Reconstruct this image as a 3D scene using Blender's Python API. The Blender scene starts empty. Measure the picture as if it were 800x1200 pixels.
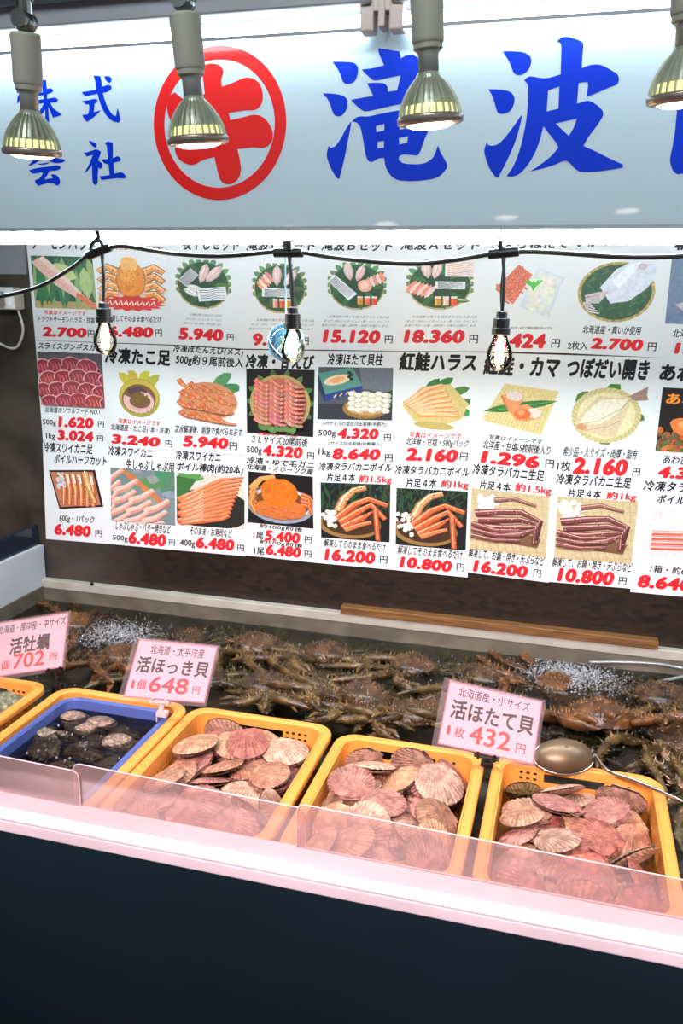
import bpy, bmesh, math, random
from mathutils import Vector, Matrix, Quaternion, Euler
C = bpy.context.scene.collection
SC = bpy.context.scene
PI = math.pi
rad = math.radians

# ------------------------------------------------------------------ camera
FPX = 990.0
YAW, PITCH, ROLL = rad(15.0), rad(14.0), rad(-1.0)
CAM = Vector((0, 0, 1.55))
def cam_axes():
    cy, sy = math.cos(YAW), math.sin(YAW)
    fwd = Vector((-sy*math.cos(PITCH), cy*math.cos(PITCH), -math.sin(PITCH)))
    r = Vector((cy, sy, 0))
    d = fwd.cross(r)
    c, s = math.cos(ROLL), math.sin(ROLL)
    return c*r + s*d, -s*r + c*d, fwd
AX, AD, AF = cam_axes()
cam_data = bpy.data.cameras.new('camera')
cam_data.sensor_fit = 'VERTICAL'; cam_data.sensor_height = 36.0
cam_data.lens = FPX*36.0/1200.0
cam_data.clip_start = 0.02
cam = bpy.data.objects.new('camera', cam_data); C.objects.link(cam)
m3 = Matrix((AX, -AD, -AF)).transposed()
cam.matrix_world = Matrix.Translation(CAM) @ m3.to_4x4()
SC.camera = cam

# ------------------------------------------------------------------ light
world = bpy.data.worlds.new('world'); SC.world = world; world.use_nodes = True
bg = world.node_tree.nodes['Background']
bg.inputs[0].default_value = (0.86, 0.92, 1.0, 1); bg.inputs[1].default_value = 0.27
SC.view_settings.view_transform = 'Standard'; SC.view_settings.look = 'None'
SC.view_settings.exposure = 0.0; SC.view_settings.gamma = 1.0
SC.view_settings.use_curve_mapping = False
SC.cycles.max_bounces = 8; SC.cycles.transparent_max_bounces = 16
SC.cycles.caustics_reflective = False; SC.cycles.caustics_refractive = False
SC.cycles.sample_clamp_indirect = 4.0
TUBE_TOP = 11.0      # emission of the tubes above the sign
TUBE_BACK = 175.0     # emission of the tube behind the sign's lower edge
SPOT_W = 4.2
BULB_E = 26.0

def area_lamp(name, loc, rot, sx, sy, watts, col):
    d = bpy.data.lights.new(name, 'AREA'); d.shape = 'RECTANGLE'; d.size = sx; d.size_y = sy
    d.energy = watts; d.color = col
    o = bpy.data.objects.new(name, d); C.objects.link(o); o.location = loc; o.rotation_euler = rot
    return o
# added unseen fill light behind and above the viewer, aimed at the sign
area_lamp('hall_lamp', (-0.3, -0.5, 2.95), (rad(72), 0, 0), 2.6, 0.3, 13, (0.84, 0.94, 1.0)).data.spread = rad(60)
# added unseen pink fill, brightens the price cards and counter from the front
pf = area_lamp('pink_food_lamp', (-0.3, -0.50, 2.12), (rad(53), 0, 0), 2.6, 0.08, 14.0, (1.0, 0.74, 0.80)); pf.data.spread = rad(40)

# ------------------------------------------------------------------ helpers
def ray(px, py): return AX*((px-400)/FPX) + AD*((py-600)/FPX) + AF
def aty(px, py, y):
    d = ray(px, py); return CAM + d*((y-CAM.y)/d.y)
def atz(px, py, z):
    d = ray(px, py); return CAM + d*((z-CAM.z)/d.z)
def lin(c):
    o = []
    for v in c[:3]:
        v /= 255.0
        o.append(v/12.92 if v <= 0.04045 else ((v+0.055)/1.055)**2.4)
    return (*o, 1.0)
MATS = {}
def mat(name, rgb, rough=0.5, metal=0.0, rgb2=None, scale=20.0, bump=0.0, bscale=None, spec=0.5, coat=0.0, detail=4.0, stretch=None, lo=0.35, hi=0.65):
    if name in MATS: return MATS[name]
    m = bpy.data.materials.new(name); m.use_nodes = True
    nt = m.node_tree; b = nt.nodes['Principled BSDF']
    tc = nt.nodes.new('ShaderNodeTexCoord'); n = nt.nodes.new('ShaderNodeTexNoise')
    src = tc.outputs['Object']
    if stretch:
        mp = nt.nodes.new('ShaderNodeMapping'); mp.inputs['Scale'].default_value = stretch
        nt.links.new(src, mp.inputs[0]); src = mp.outputs[0]
    nt.links.new(src, n.inputs['Vector'])
    n.inputs['Scale'].default_value = scale; n.inputs['Detail'].default_value = detail
    r = nt.nodes.new('ShaderNodeValToRGB')
    r.color_ramp.elements[0].position = lo; r.color_ramp.elements[1].position = hi
    r.color_ramp.elements[0].color = lin(rgb)
    r.color_ramp.elements[1].color = lin(rgb2 if rgb2 else [min(255, v*1.06+2) for v in rgb])
    nt.links.new(n.outputs[0], r.inputs[0]); nt.links.new(r.outputs[0], b.inputs['Base Color'])
    b.inputs['Roughness'].default_value = rough; b.inputs['Metallic'].default_value = metal
    b.inputs['Specular IOR Level'].default_value = spec; b.inputs['Coat Weight'].default_value = coat
    b.inputs['Coat Roughness'].default_value = 0.08
    if bump:
        n2 = nt.nodes.new('ShaderNodeTexNoise'); n2.inputs['Scale'].default_value = bscale or scale*2
        n2.inputs['Detail'].default_value = 5
        nt.links.new(src, n2.inputs['Vector'])
        bp = nt.nodes.new('ShaderNodeBump'); bp.inputs['Strength'].default_value = bump; bp.inputs['Distance'].default_value = 0.01
        nt.links.new(n2.outputs[0], bp.inputs['Height']); nt.links.new(bp.outputs[0], b.inputs['Normal'])
    MATS[name] = m; return m
def emis(name, rgb, strength, base=(255, 255, 255)):
    m = bpy.data.materials.new(name); m.use_nodes = True
    b = m.node_tree.nodes['Principled BSDF']
    b.inputs['Base Color'].default_value = lin(base)
    b.inputs['Emission Color'].default_value = lin(rgb); b.inputs['Emission Strength'].default_value = strength
    MATS[name] = m; return m
def clear(name, tint, transp, rough=0.1, body=(255, 255, 255), gloss=None, nscale=6.0, var=0.0):
    """thin clear sheet: transparent + a little body colour + fresnel gloss"""
    m = bpy.data.materials.new(name); m.use_nodes = True; nt = m.node_tree
    nt.nodes.clear(); out = nt.nodes.new('ShaderNodeOutputMaterial')
    t = nt.nodes.new('ShaderNodeBsdfTransparent'); t.inputs[0].default_value = lin(tint)
    d = nt.nodes.new('ShaderNodeBsdfDiffuse'); d.inputs[0].default_value = lin(body)
    g = nt.nodes.new('ShaderNodeBsdfGlossy'); g.inputs['Roughness'].default_value = rough
    a = nt.nodes.new('ShaderNodeMixShader'); a.inputs[0].default_value = 1-transp
    if var:
        tc = nt.nodes.new('ShaderNodeTexCoord'); n = nt.nodes.new('ShaderNodeTexNoise'); n.inputs['Scale'].default_value = nscale
        nt.links.new(tc.outputs['Object'], n.inputs['Vector'])
        mr = nt.nodes.new('ShaderNodeMapRange'); mr.inputs[1].default_value = .3; mr.inputs[2].default_value = .7
        mr.inputs[3].default_value = max(0, 1-transp-var); mr.inputs[4].default_value = min(1, 1-transp+var)
        nt.links.new(n.outputs[0], mr.inputs[0]); nt.links.new(mr.outputs[0], a.inputs[0])
    b = nt.nodes.new('ShaderNodeMixShader')
    if gloss is None:
        f = nt.nodes.new('ShaderNodeFresnel'); f.inputs[0].default_value = 1.4
        nt.links.new(f.outputs[0], b.inputs[0])
    else: b.inputs[0].default_value = gloss
    nt.links.new(t.outputs[0], a.inputs[1]); nt.links.new(d.outputs[0], a.inputs[2])
    nt.links.new(a.outputs[0], b.inputs[1]); nt.links.new(g.outputs[0], b.inputs[2]); nt.links.new(b.outputs[0], out.inputs[0])
    MATS[name] = m; return m

class MB:
    def __init__(s): s.v = []; s.f = []; s.mi = []; s.m = 0
    def add(s, vs, fs):
        o = len(s.v); s.v += [Vector(v) for v in vs]
        for f in fs: s.f.append([i+o for i in f]); s.mi.append(s.m)
        return s
    def box(s, lo, hi, M=None):
        x0, y0, z0 = lo; x1, y1, z1 = hi
        vs = [Vector(p) for p in ((x0,y0,z0),(x1,y0,z0),(x1,y1,z0),(x0,y1,z0),(x0,y0,z1),(x1,y0,z1),(x1,y1,z1),(x0,y1,z1))]
        if M: vs = [M @ v for v in vs]
        return s.add(vs, [(3,2,1,0),(4,5,6,7),(0,1,5,4),(1,2,6,5),(2,3,7,6),(3,0,4,7)])
    def tube(s, pts, r, seg=8, cap=True, flat=1.0):
        pts = [Vector(p) for p in pts]; n = len(pts)
        rs = r if isinstance(r, (list, tuple)) else [r]*n
        vs = []; up = None
        for i, p in enumerate(pts):
            t = (pts[min(i+1, n-1)]-pts[max(i-1, 0)])
            if t.length < 1e-9: t = Vector((0, 0, 1))
            t.normalize()
            if up is None: up = Vector((0, 0, 1)) if abs(t.z) < .9 else Vector((0, 1, 0))
            a = t.cross(up)
            if a.length < 1e-4: a = t.cross(Vector((1, 0, 0)))
            a.normalize(); b = a.cross(t).normalized(); up = b
            for k in range(seg):
                q = 2*PI*k/seg
                vs.append(p + a*(rs[i]*math.cos(q)) + b*(rs[i]*flat*math.sin(q)))
        fs = []
        for i in range(n-1):
            for k in range(seg):
                k2 = (k+1) % seg
                fs.append((i*seg+k, i*seg+k2, (i+1)*seg+k2, (i+1)*seg+k))
        if cap: fs.append(tuple(range(seg-1, -1, -1))); fs.append(tuple((n-1)*seg+k for k in range(seg)))
        return s.add(vs, fs)
    def lathe(s, prof, seg=24, M=None, rib=None):
        """prof: (radius, z); rib(k, i) multiplies the radius"""
        vs = []
        for i, (r, z) in enumerate(prof):
            for k in range(seg):
                q = 2*PI*k/seg; rr = r*(rib(k, i) if rib else 1)
                p = Vector((rr*math.cos(q), rr*math.sin(q), z)); vs.append(M @ p if M else p)
        fs = []
        for i in range(len(prof)-1):
            for k in range(seg):
                k2 = (k+1) % seg
                fs.append((i*seg+k, i*seg+k2, (i+1)*seg+k2, (i+1)*seg+k))
        n = len(prof)
        if prof[0][0] > 1e-6: fs.append(tuple(range(seg-1, -1, -1)))
        if prof[-1][0] > 1e-6: fs.append(tuple((n-1)*seg+k for k in range(seg)))
        return s.add(vs, fs)
    def ball(s, c, r, su=10, sv=7, sc=(1, 1, 1), M=None):
        vs = []; c = Vector(c)
        for i in range(sv+1):
            th = PI*i/sv
            for k in range(su):
                q = 2*PI*k/su
                p = Vector((r*sc[0]*math.sin(th)*math.cos(q), r*sc[1]*math.sin(th)*math.sin(q), r*sc[2]*math.cos(th)))
                if M: p = M @ p
                vs.append(c+p)
        fs = []
        for i in range(sv):
            for k in range(su):
                k2 = (k+1) % su
                fs.append((i*su+k, (i+1)*su+k, (i+1)*su+k2, i*su+k2))
        return s.add(vs, fs)
    def cone(s, base, tip, r, seg=5):
        base = Vector(base); tip = Vector(tip); t = (tip-base).normalized()
        a = t.cross(Vector((0, 0, 1)) if abs(t.z) < .9 else Vector((1, 0, 0))).normalized(); b = a.cross(t)
        vs = [base+a*(r*math.cos(2*PI*k/seg))+b*(r*math.sin(2*PI*k/seg)) for k in range(seg)]+[tip]
        return s.add(vs, [(k, (k+1) % seg, seg) for k in range(seg)])
def mesh_from(name, mb, mats, smooth=False):
    me = bpy.data.meshes.new(name)
    me.from_pydata([tuple(v) for v in mb.v], [], mb.f)
    for m in (mats if isinstance(mats, (list, tuple)) else [mats]): me.materials.append(m)
    for p, i in zip(me.polygons, mb.mi): p.material_index = i
    if smooth: me.shade_smooth()
    me.validate(); me.update()
    return me
def obj(name, mb, mats, parent=None, smooth=False, world=False, bevel=0.0, fix=True):
    if world and parent is not None:
        off = parent.location.copy(); p = parent.parent
        while p is not None: off += p.location; p = p.parent
        mb.v = [v-off for v in mb.v]
    me = mesh_from(name, mb, mats, smooth)
    if fix:
        bm = bmesh.new(); bm.from_mesh(me); bmesh.ops.recalc_face_normals(bm, faces=bm.faces); bm.to_mesh(me); bm.free()
    o = bpy.data.objects.new(name, me); C.objects.link(o)
    if parent: o.parent = parent
    if bevel:
        b = o.modifiers.new('bevel', 'BEVEL'); b.width = bevel; b.segments = 2; b.limit_method = 'ANGLE'
    return o
def tag(o, label, cat, group=None, kind=None):
    o['label'] = label; o['category'] = cat
    if group: o['group'] = group
    if kind: o['kind'] = kind
    return o
def thing(name, label, cat, loc=(0, 0, 0), group=None):
    o = bpy.data.objects.new(name, None); C.objects.link(o); o.location = loc; o.empty_display_size = .05
    return tag(o, label, cat, group)
def structure(name, mb, m, **k):
    o = obj(name, mb, m, **k); o['kind'] = 'structure'; return o
def smooth_path(pts, n=8, closed=False):
    P = [Vector(p) for p in pts]; out = []; N = len(P)
    for i in range(N if closed else N-1):
        p0 = P[(i-1) % N] if closed or i else P[0]; p1 = P[i]; p2 = P[(i+1) % N]; p3 = P[(i+2) % N] if closed or i+2 < N else P[-1]
        for k in range(n):
            t = k/n
            out.append(0.5*((2*p1)+(p2-p0)*t+(2*p0-5*p1+4*p2-p3)*t*t+(3*p1-p0-3*p2+p3)*t**3))
    if not closed: out.append(P[-1])
    return out
def soft_outline(pts, n=4, corner=62):
    """closed outline in 2D, rounded except where it turns sharply"""
    N = len(pts); P = [Vector((p[0], p[1])) for p in pts]; tan = []
    for i in range(N):
        a = P[i]-P[i-1]; b = P[(i+1) % N]-P[i]
        ang = abs(a.angle_signed(b, 0)) if a.length > 1e-9 and b.length > 1e-9 else 0
        tan.append(None if ang > rad(corner) else (P[(i+1) % N]-P[i-1])*0.5)
    out = []
    for i in range(N):
        p1, p2 = P[i], P[(i+1) % N]; m1 = tan[i] or (p2-p1); m2 = tan[(i+1) % N] or (p2-p1)
        L = (p2-p1).length
        if m1.length > L: m1 = m1*(L/m1.length)
        if m2.length > L: m2 = m2*(L/m2.length)
        for k in range(n):
            t = k/n; t2 = t*t; t3 = t2*t
            out.append(p1*(2*t3-3*t2+1)+m1*(t3-2*t2+t)+p2*(-2*t3+3*t2)+m2*(t3-t2))
    return [(v.x, v.y) for v in out]
def filled(polys):
    """tessellate closed 2D outlines (holes by even-odd): verts, faces"""
    cu = bpy.data.curves.new('outline', 'CURVE'); cu.dimensions = '2D'; cu.fill_mode = 'BOTH'
    for p in polys:
        s = cu.splines.new('POLY'); s.points.add(len(p)-1); s.use_cyclic_u = True
        for i, q in enumerate(p): s.points[i].co = (q[0], q[1], 0, 1)
    o = bpy.data.objects.new('outline', cu); C.objects.link(o)
    dg = bpy.context.evaluated_depsgraph_get(); me = bpy.data.meshes.new_from_object(o.evaluated_get(dg))
    r = ([v.co.copy() for v in me.vertices], [list(p.vertices) for p in me.polygons])
    bpy.data.objects.remove(o); bpy.data.meshes.remove(me); bpy.data.curves.remove(cu)
    return r
TXT = {}
def text_shape(s, bold=0.0):
    k = (s, bold)
    if k not in TXT:
        cu = bpy.data.curves.new('lettering', 'FONT'); cu.body = s; cu.resolution_u = 3
        cu.space_character = 1.0+bold*.9
        o = bpy.data.objects.new('lettering', cu); C.objects.link(o)
        dg = bpy.context.evaluated_depsgraph_get(); me = bpy.data.meshes.new_from_object(o.evaluated_get(dg))
        vs = [v.co.copy() for v in me.vertices]; fs = [list(p.vertices) for p in me.polygons]
        bpy.data.objects.remove(o); bpy.data.meshes.remove(me); bpy.data.curves.remove(cu)
        lay = [0]*len(vs)
        if bold:                                        # heavier strokes: the same letters laid over themselves
            n0 = len(vs); f0 = fs; v0 = vs; vs = []; fs = []; lay = []
            for q in range(8 if bold > .04 else 6):
                a = 2*PI*q/(8 if bold > .04 else 6); o_ = len(vs)
                vs += [v+Vector((bold*.85*math.cos(a), bold*.85*math.sin(a), 0)) for v in v0]; lay += [q]*n0; fs += [[i+o_ for i in f] for f in f0]
        x0 = min(v.x for v in vs); x1 = max(v.x for v in vs); y0 = min(v.y for v in vs); y1 = max(v.y for v in vs)
        TXT[k] = ([((v.x-x0)/(x1-x0), 1-(v.y-y0)/(y1-y0), l_) for v, l_ in zip(vs, lay)], fs)
    return TXT[k]
class Quad:
    """a flat sheet given by its four corners; at(u, v, h): v runs down, h lifts off the sheet"""
    def __init__(s, tl, tr, br, bl):
        s.c = [Vector(p) for p in (tl, tr, br, bl)]
        s.n = (s.c[1]-s.c[0]).cross(s.c[3]-s.c[0]).normalized()
        if s.n.y > 0: s.n = -s.n
    def at(s, u, v, h=0.0):
        a = s.c[0].lerp(s.c[1], u); b = s.c[3].lerp(s.c[2], u)
        return a.lerp(b, v) + s.n*h
    def sheet(s, mb, u0=0, u1=1, v0=0, v1=1, h0=-0.0005, h1=0.0):
        f = [s.at(u0, v0, h1), s.at(u1, v0, h1), s.at(u1, v1, h1), s.at(u0, v1, h1)]
        b = [s.at(u0, v0, h0), s.at(u1, v0, h0), s.at(u1, v1, h0), s.at(u0, v1, h0)]
        return mb.add(f+b, [(0,1,2,3),(7,6,5,4),(0,4,5,1),(1,5,6,2),(2,6,7,3),(3,7,4,0)])
    def text(s, name, txt, u0, u1, v0, v1, m, parent, bold=.02, shear=0.0, h=0.0004):
        p, fs = text_shape(txt, bold)
        mb = MB(); mb.add([s.at(u0+(u1-u0)*(x+shear*(.5-y)), v0+(v1-v0)*y, h+.00003*l_) for x, y, l_ in p], fs)
        return obj(name, mb, m, parent, world=True, fix=False)

# ------------------------------------------------------------------ setting
def wall_mat():
    m = mat('brown_wall', (48, 42, 36), .38, rgb2=(74, 64, 54), scale=9, bump=.15, bscale=60)
    nt = m.node_tree; b = nt.nodes['Principled BSDF']
    tc = nt.nodes.new('ShaderNodeTexCoord')
    v = nt.nodes.new('ShaderNodeTexVoronoi'); v.inputs['Scale'].default_value = 40
    mp = nt.nodes.new('ShaderNodeMapping'); mp.inputs['Scale'].default_value = (1.0, 1, 2.6); mp.inputs['Rotation'].default_value = (0, .6, 0)
    nt.links.new(tc.outputs['Object'], mp.inputs[0]); nt.links.new(mp.outputs[0], v.inputs['Vector'])
    r = nt.nodes.new('ShaderNodeValToRGB')
    r.color_ramp.elements[0].color = lin((20, 14, 9)); r.color_ramp.elements[1].color = lin((46, 32, 20))
    nt.links.new(v.outputs['Color'], r.inputs[0])
    sx = nt.nodes.new('ShaderNodeSeparateXYZ'); nt.links.new(tc.outputs['Object'], sx.inputs[0])
    mr = nt.nodes.new('ShaderNodeMapRange'); mr.inputs[1].default_value = -1.36; mr.inputs[2].default_value = -1.2
    nt.links.new(sx.outputs[0], mr.inputs[0])
    mx = nt.nodes.new('ShaderNodeMix'); mx.data_type = 'RGBA'
    old = b.inputs['Base Color'].links[0].from_socket
    nt.links.new(mr.outputs[0], mx.inputs[0]); nt.links.new(old, mx.inputs[6]); nt.links.new(r.outputs[0], mx.inputs[7])
    nt.links.new(mx.outputs[2], b.inputs['Base Color'])
    return m
WY = 2.2
structure('wall_back', MB().box((-2.3, WY, 0), (2.2, WY+.1, 2.7)), wall_mat())
structure('wall_left', MB().box((-2.4, -2.2, 0), (-2.3, WY+.1, 2.7)), mat('left_wall', (105, 100, 94), .6, scale=5))
structure('floor', MB().box((-2.4, -2.2, -.1), (2.2, WY+.1, 0)), mat('concrete', (70, 70, 70), .5, scale=8))
structure('ceiling', MB().box((-2.4, .3, 2.7), (2.2, WY+.1, 2.8)), mat('dark_ceiling', (58, 44, 38), .7, scale=6))
# grey sheet on the wall left of the posters
tag(obj('wall_panel', MB().box((-2.25, WY-.008, 1.61), (-1.535, WY, 1.95)), mat('grey_sheet', (128, 128, 130), .4, scale=4), bevel=.001),
    'plain grey sheet fixed to the wall left of the top row of posters', 'panel')

# ------------------------------------------------------------------ tank / counter
RZ = .69
white = mat('white_rail', (210, 200, 203), .62, rgb2=(220, 210, 213), scale=7)
navy = mat('navy_front', (6, 26, 36), .5, rgb2=(8, 30, 41), scale=3)
inner = mat('tank_inside', (82, 78, 64), .5, rgb2=(108, 102, 86), scale=12, bump=.1)
tank = thing('seafood_tank', 'long low seafood tank with navy front and white rim under the posters', 'tank', (-.2, 1.6, 0))
TX0, TX1 = -1.54, .95
obj('front_panel', MB().box((-1.75, 1.082, 0), (TX1+.1, 1.10, .672)), navy, tank, world=True)
obj('front_rail', MB().box((-1.75, 1.074, .684), (TX1+.1, 1.148, RZ)).box((-1.75, 1.074, .662), (TX1+.1, 1.098, .6839)), white, tank, world=True, bevel=.003)
obj('front_wall', MB().box((-1.6, 1.101, .3), (TX1+.1, 1.118, .6835)), inner, tank, world=True)
obj('back_rail', MB().box((-1.545, 2.172, .668), (TX1+.1, 2.199, .694)), mat('back_rail', (160, 157, 142), .45, rgb2=(178, 175, 160), scale=14), tank, world=True, bevel=.002)
obj('back_wall', MB().box((-1.56, 2.174, .3), (TX1+.1, 2.198, .668)), inner, tank, world=True)
obj('side_wall', MB().box((-1.60, 1.119, .3), (TX0, 2.173, .672)), inner, tank, world=True)
obj('side_wall', MB().box((TX1, 1.119, .3), (TX1+.04, 2.173, .672)), inner, tank, world=True)
obj('tank_bottom', MB().box((-1.6, 1.119, .47), (TX1+.05, 2.198, .50)), inner, tank, world=True)
obj('basket_shelf', MB().box((TX0, 1.119, .50), (TX1, 1.575, .592)), mat('shelf_grey', (70, 72, 68), .6), tank, world=True)
s = MB(); s.lathe([(0, .0), (.006, 0), (.006, .003), (0, .004)], 10, Matrix.Translation(aty(108, 684, 2.172)) @ Matrix.Rotation(rad(90), 4, 'X'))
obj('screw', s, mat('dark_steel', (60, 58, 54), .4, .8), tank, world=True)
# left upright board
bd = thing('side_board', 'white board standing on the left end of the tank, with clear grey top', 'board', (-1.57, 1.7, .672))
obj('white_board', MB().box((-1.585, 1.0, .672), (-1.545, 2.195, .80)), mat('board_white', (190, 196, 205), .3, rgb2=(204, 209, 216), scale=3), bd, world=True)
obj('clear_top', MB().box((-1.57, 1.0, .80), (-1.56, 2.195, .862)), clear('smoky_acrylic', (120, 130, 150), .72, .05, (70, 80, 105)), bd, world=True)
# water
def water_mat():
    m = bpy.data.materials.new('tank_water'); m.use_nodes = True; nt = m.node_tree; nt.nodes.clear()
    out = nt.nodes.new('ShaderNodeOutputMaterial'); t = nt.nodes.new('ShaderNodeBsdfTransparent'); t.inputs[0].default_value = (.74, .74, .66, 1)
    g = nt.nodes.new('ShaderNodeBsdfGlossy'); g.inputs['Roughness'].default_value = .06
    mx = nt.nodes.new('ShaderNodeMixShader'); f = nt.nodes.new('ShaderNodeFresnel'); f.inputs[0].default_value = 1.33
    n = nt.nodes.new('ShaderNodeTexNoise'); n.inputs['Scale'].default_value = 26; n.inputs['Detail'].default_value = 3; n.inputs['Distortion'].default_value = .8
    tc = nt.nodes.new('ShaderNodeTexCoord'); nt.links.new(tc.outputs['Object'], n.inputs['Vector'])
    b = nt.nodes.new('ShaderNodeBump'); b.inputs['Strength'].default_value = .35; b.inputs['Distance'].default_value = .02
    nt.links.new(n.outputs[0], b.inputs['Height']); nt.links.new(b.outputs[0], g.inputs['Normal']); nt.links.new(b.outputs[0], f.inputs['Normal'])
    nt.links.new(f.outputs[0], mx.inputs[0]); nt.links.new(t.outputs[0], mx.inputs[1]); nt.links.new(g.outputs[0], mx.inputs[2]); nt.links.new(mx.outputs[0], out.inputs[0])
    return m
WZ = .628
wm = MB(); NXW, NYW = 60, 26
for i in range(NXW+1):
    for j in range(NYW+1):
        x = TX0+.0005+(TX1-TX0-.001)*i/NXW; y = 1.1195+(2.1735-1.1195)*j/NYW
        wm.v.append(Vector((x, y, WZ+.0008*math.sin(x*31+y*17)+.0008*math.sin(y*43-x*11))))
for i in range(NXW):
    for j in range(NYW):
        a = i*(NYW+1)+j; wm.f.append([a, a+NYW+1, a+NYW+2, a+1]); wm.mi.append(0)
tag(obj('water', wm, water_mat(), smooth=True, fix=False), 'clear rippling sea water filling the tank', 'water', kind='stuff')
# plank
pl0, pl1 = aty(400, 715, 2.18), aty(770, 762, 2.18)
tag(obj('wooden_plank', MB().box((pl0.x, 2.168, .694), (pl1.x, 2.199, .717)), mat('plank_wood', (92, 60, 26), .55, rgb2=(126, 86, 42), scale=6, stretch=(2, 30, 30), bump=.1), bevel=.002),
    'brown wooden plank lying on the back rim of the tank below the posters', 'plank')
# acrylic guards
acr = clear('guard_acrylic', (255, 242, 240), .76, .12, (214, 192, 184), None, 5, .05)
acr_edge = clear('acrylic_edge', (255, 240, 240), .45, .2, (255, 240, 238))
gz = [(-1.30, -.766, 1.1415, 'leftmost clear acrylic splash guard on the white front rim'), (-.779, -.358, 1.1455, 'middle clear acrylic splash guard on the white rim, in front of the baskets'), (-.371, .9, 1.1415, 'rightmost long clear acrylic splash guard on the white front rim')]
for x0, x1, y, lab in gz:
    z1a = .769; z1b = .769-.02*(x1-x0)/.9 if x1 < .5 else .738
    g = thing('splash_guard', lab, 'splash guard', ((x0+x1)/2, y, RZ), 'acrylic splash guards')
    r = .012; mb = MB()
    out = [(x0, RZ), (x1, RZ), (x1, z1b-r), (x1-r*.3, z1b-r*.3), (x1-r, z1b), (x0+r, z1a), (x0+r*.3, z1a-r*.3), (x0, z1a-r)]
    n = len(out); mb.add([(a, y-.0015, b) for a, b in out]+[(a, y+.0015, b) for a, b in out], [tuple(range(n)), tuple(range(2*n-1, n-1, -1))])
    obj('sheet', mb, acr, g, world=True)
    e = MB(); e.tube([(a, y, b) for a, b in out[1:]+out[:1]], .0012, 6)
    obj('polished_edge', e, acr_edge, g, world=True)

# ------------------------------------------------------------------ sign
SY = 1.6
sign = thing('shop_sign', 'long glossy white shop sign with big blue characters and a red round emblem', 'sign', (-.4, SY, 1.686))
sm = mat('sign_acrylic', (190, 207, 214), .05, rgb2=(194, 211, 218), scale=2, spec=.55)
obj('panel', MB().box((-1.75, SY, 1.686), (1.2, SY+.035, 2.16)), sm, sign, world=True)
obj('edge_strip', MB().box((-1.75, SY-.001, 1.680), (1.2, SY+.037, 1.686)), mat('sign_edge', (150, 158, 162), .4, .3), sign, world=True)
obj('top_frame', MB().box((-1.75, SY-.004, 2.16), (1.2, SY+.05, 2.19)), mat('sign_frame', (120, 122, 124), .4, .5), sign, world=True)
def sign_shape(name, polys, sc, ox, oy, m, parent, h=.0006, soft=True):
    ps = []
    for p in polys:
        q = soft_outline(p) if soft else p
        pp = []
        for a, b in q:
            w = aty(ox+a/sc, oy+b/sc, SY); pp.append((w.x, w.z))
        ps.append(pp)
    vs, fs = filled(ps)
    mb = MB(); mb.add([(v.x, SY-h, v.y) for v in vs], fs)
    return obj(name, mb, m, parent, world=True, fix=False)
red = mat('sign_red', (222, 38, 36), .12, rgb2=(226, 42, 40), scale=3)
blue = mat('sign_blue', (4, 50, 192), .12, rgb2=(6, 54, 200), scale=3)
ring = []
cx, cz = -.6815, 1.8695
for R in (.1345, .1120): ring.append([(cx+R*math.cos(2*PI*k/96), cz+R*math.sin(2*PI*k/96)) for k in range(96)])
vs, fs = filled(ring); mb = MB(); mb.add([(v.x, SY-.0006, v.y) for v in vs], fs); obj('emblem_ring', mb, red, sign, world=True, fix=False)
sign_shape('emblem', [[(300,130),(350,118),(400,130),(420,165),(408,215),(414,250),(470,230),(540,200),(590,205),(630,240),(645,300),(635,350),(600,382),(540,385),(450,400),(460,440),(530,425),(590,410),(640,420),(680,460),(702,520),(690,570),(650,598),(590,595),(500,605),(515,670),(520,730),(500,780),(455,805),(410,790),(390,740),(370,650),(310,665),(250,695),(200,685),(160,650),(145,600),(160,562),(220,545),(330,520),(320,440),(230,455),(150,470),(118,440),(100,370),(115,305),(145,283),(185,315),(215,335),(280,310),(315,290),(305,200)]], 4.848, 175, 50, red, sign)
NAMI = [[(128,90),(180,90),(235,95),(270,115),(277,145),(262,185),(235,208),(205,213),(185,200),(165,150)],
 [(53,287),(110,288),(160,298),(185,320),(190,350),(175,390),(150,410),(118,415),(100,405),(85,355),(70,315)],
 [(225,422),(228,430),(215,490),(190,570),(155,650),(130,700),(105,748),(90,742),(60,700),(38,640),(32,605),(45,563),(55,578),(85,580),(120,560),(170,500)],
 [(410,38),(435,18),(470,15),(540,40),(548,60),(543,120),(540,178),(570,165),(610,158),(650,165),(720,205),(733,230),(725,260),(690,275),(620,305),(565,328),(572,265),(570,250),(548,250),(523,255),(515,362),(570,347),(605,360),(645,395),(650,425),(620,475),(575,535),(548,583),(600,605),(680,645),(755,680),(755,695),(700,705),(620,715),(535,718),(505,700),(458,660),(400,680),(330,702),(270,715),(310,690),(380,635),(418,590),(405,565),(370,520),(340,480),(325,540),(300,610),(260,680),(215,728),(180,742),(148,740),(185,685),(220,590),(245,480),(258,380),(260,270),(240,240),(270,220),(350,230),(430,210),(433,70),(428,48)],
 [(365,293),(423,273),(418,388),(357,403)], [(403,465),(515,440),(495,490),(473,530)]]
sign_shape('character', NAMI, 4.444, 560, 40, blue, sign)
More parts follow.
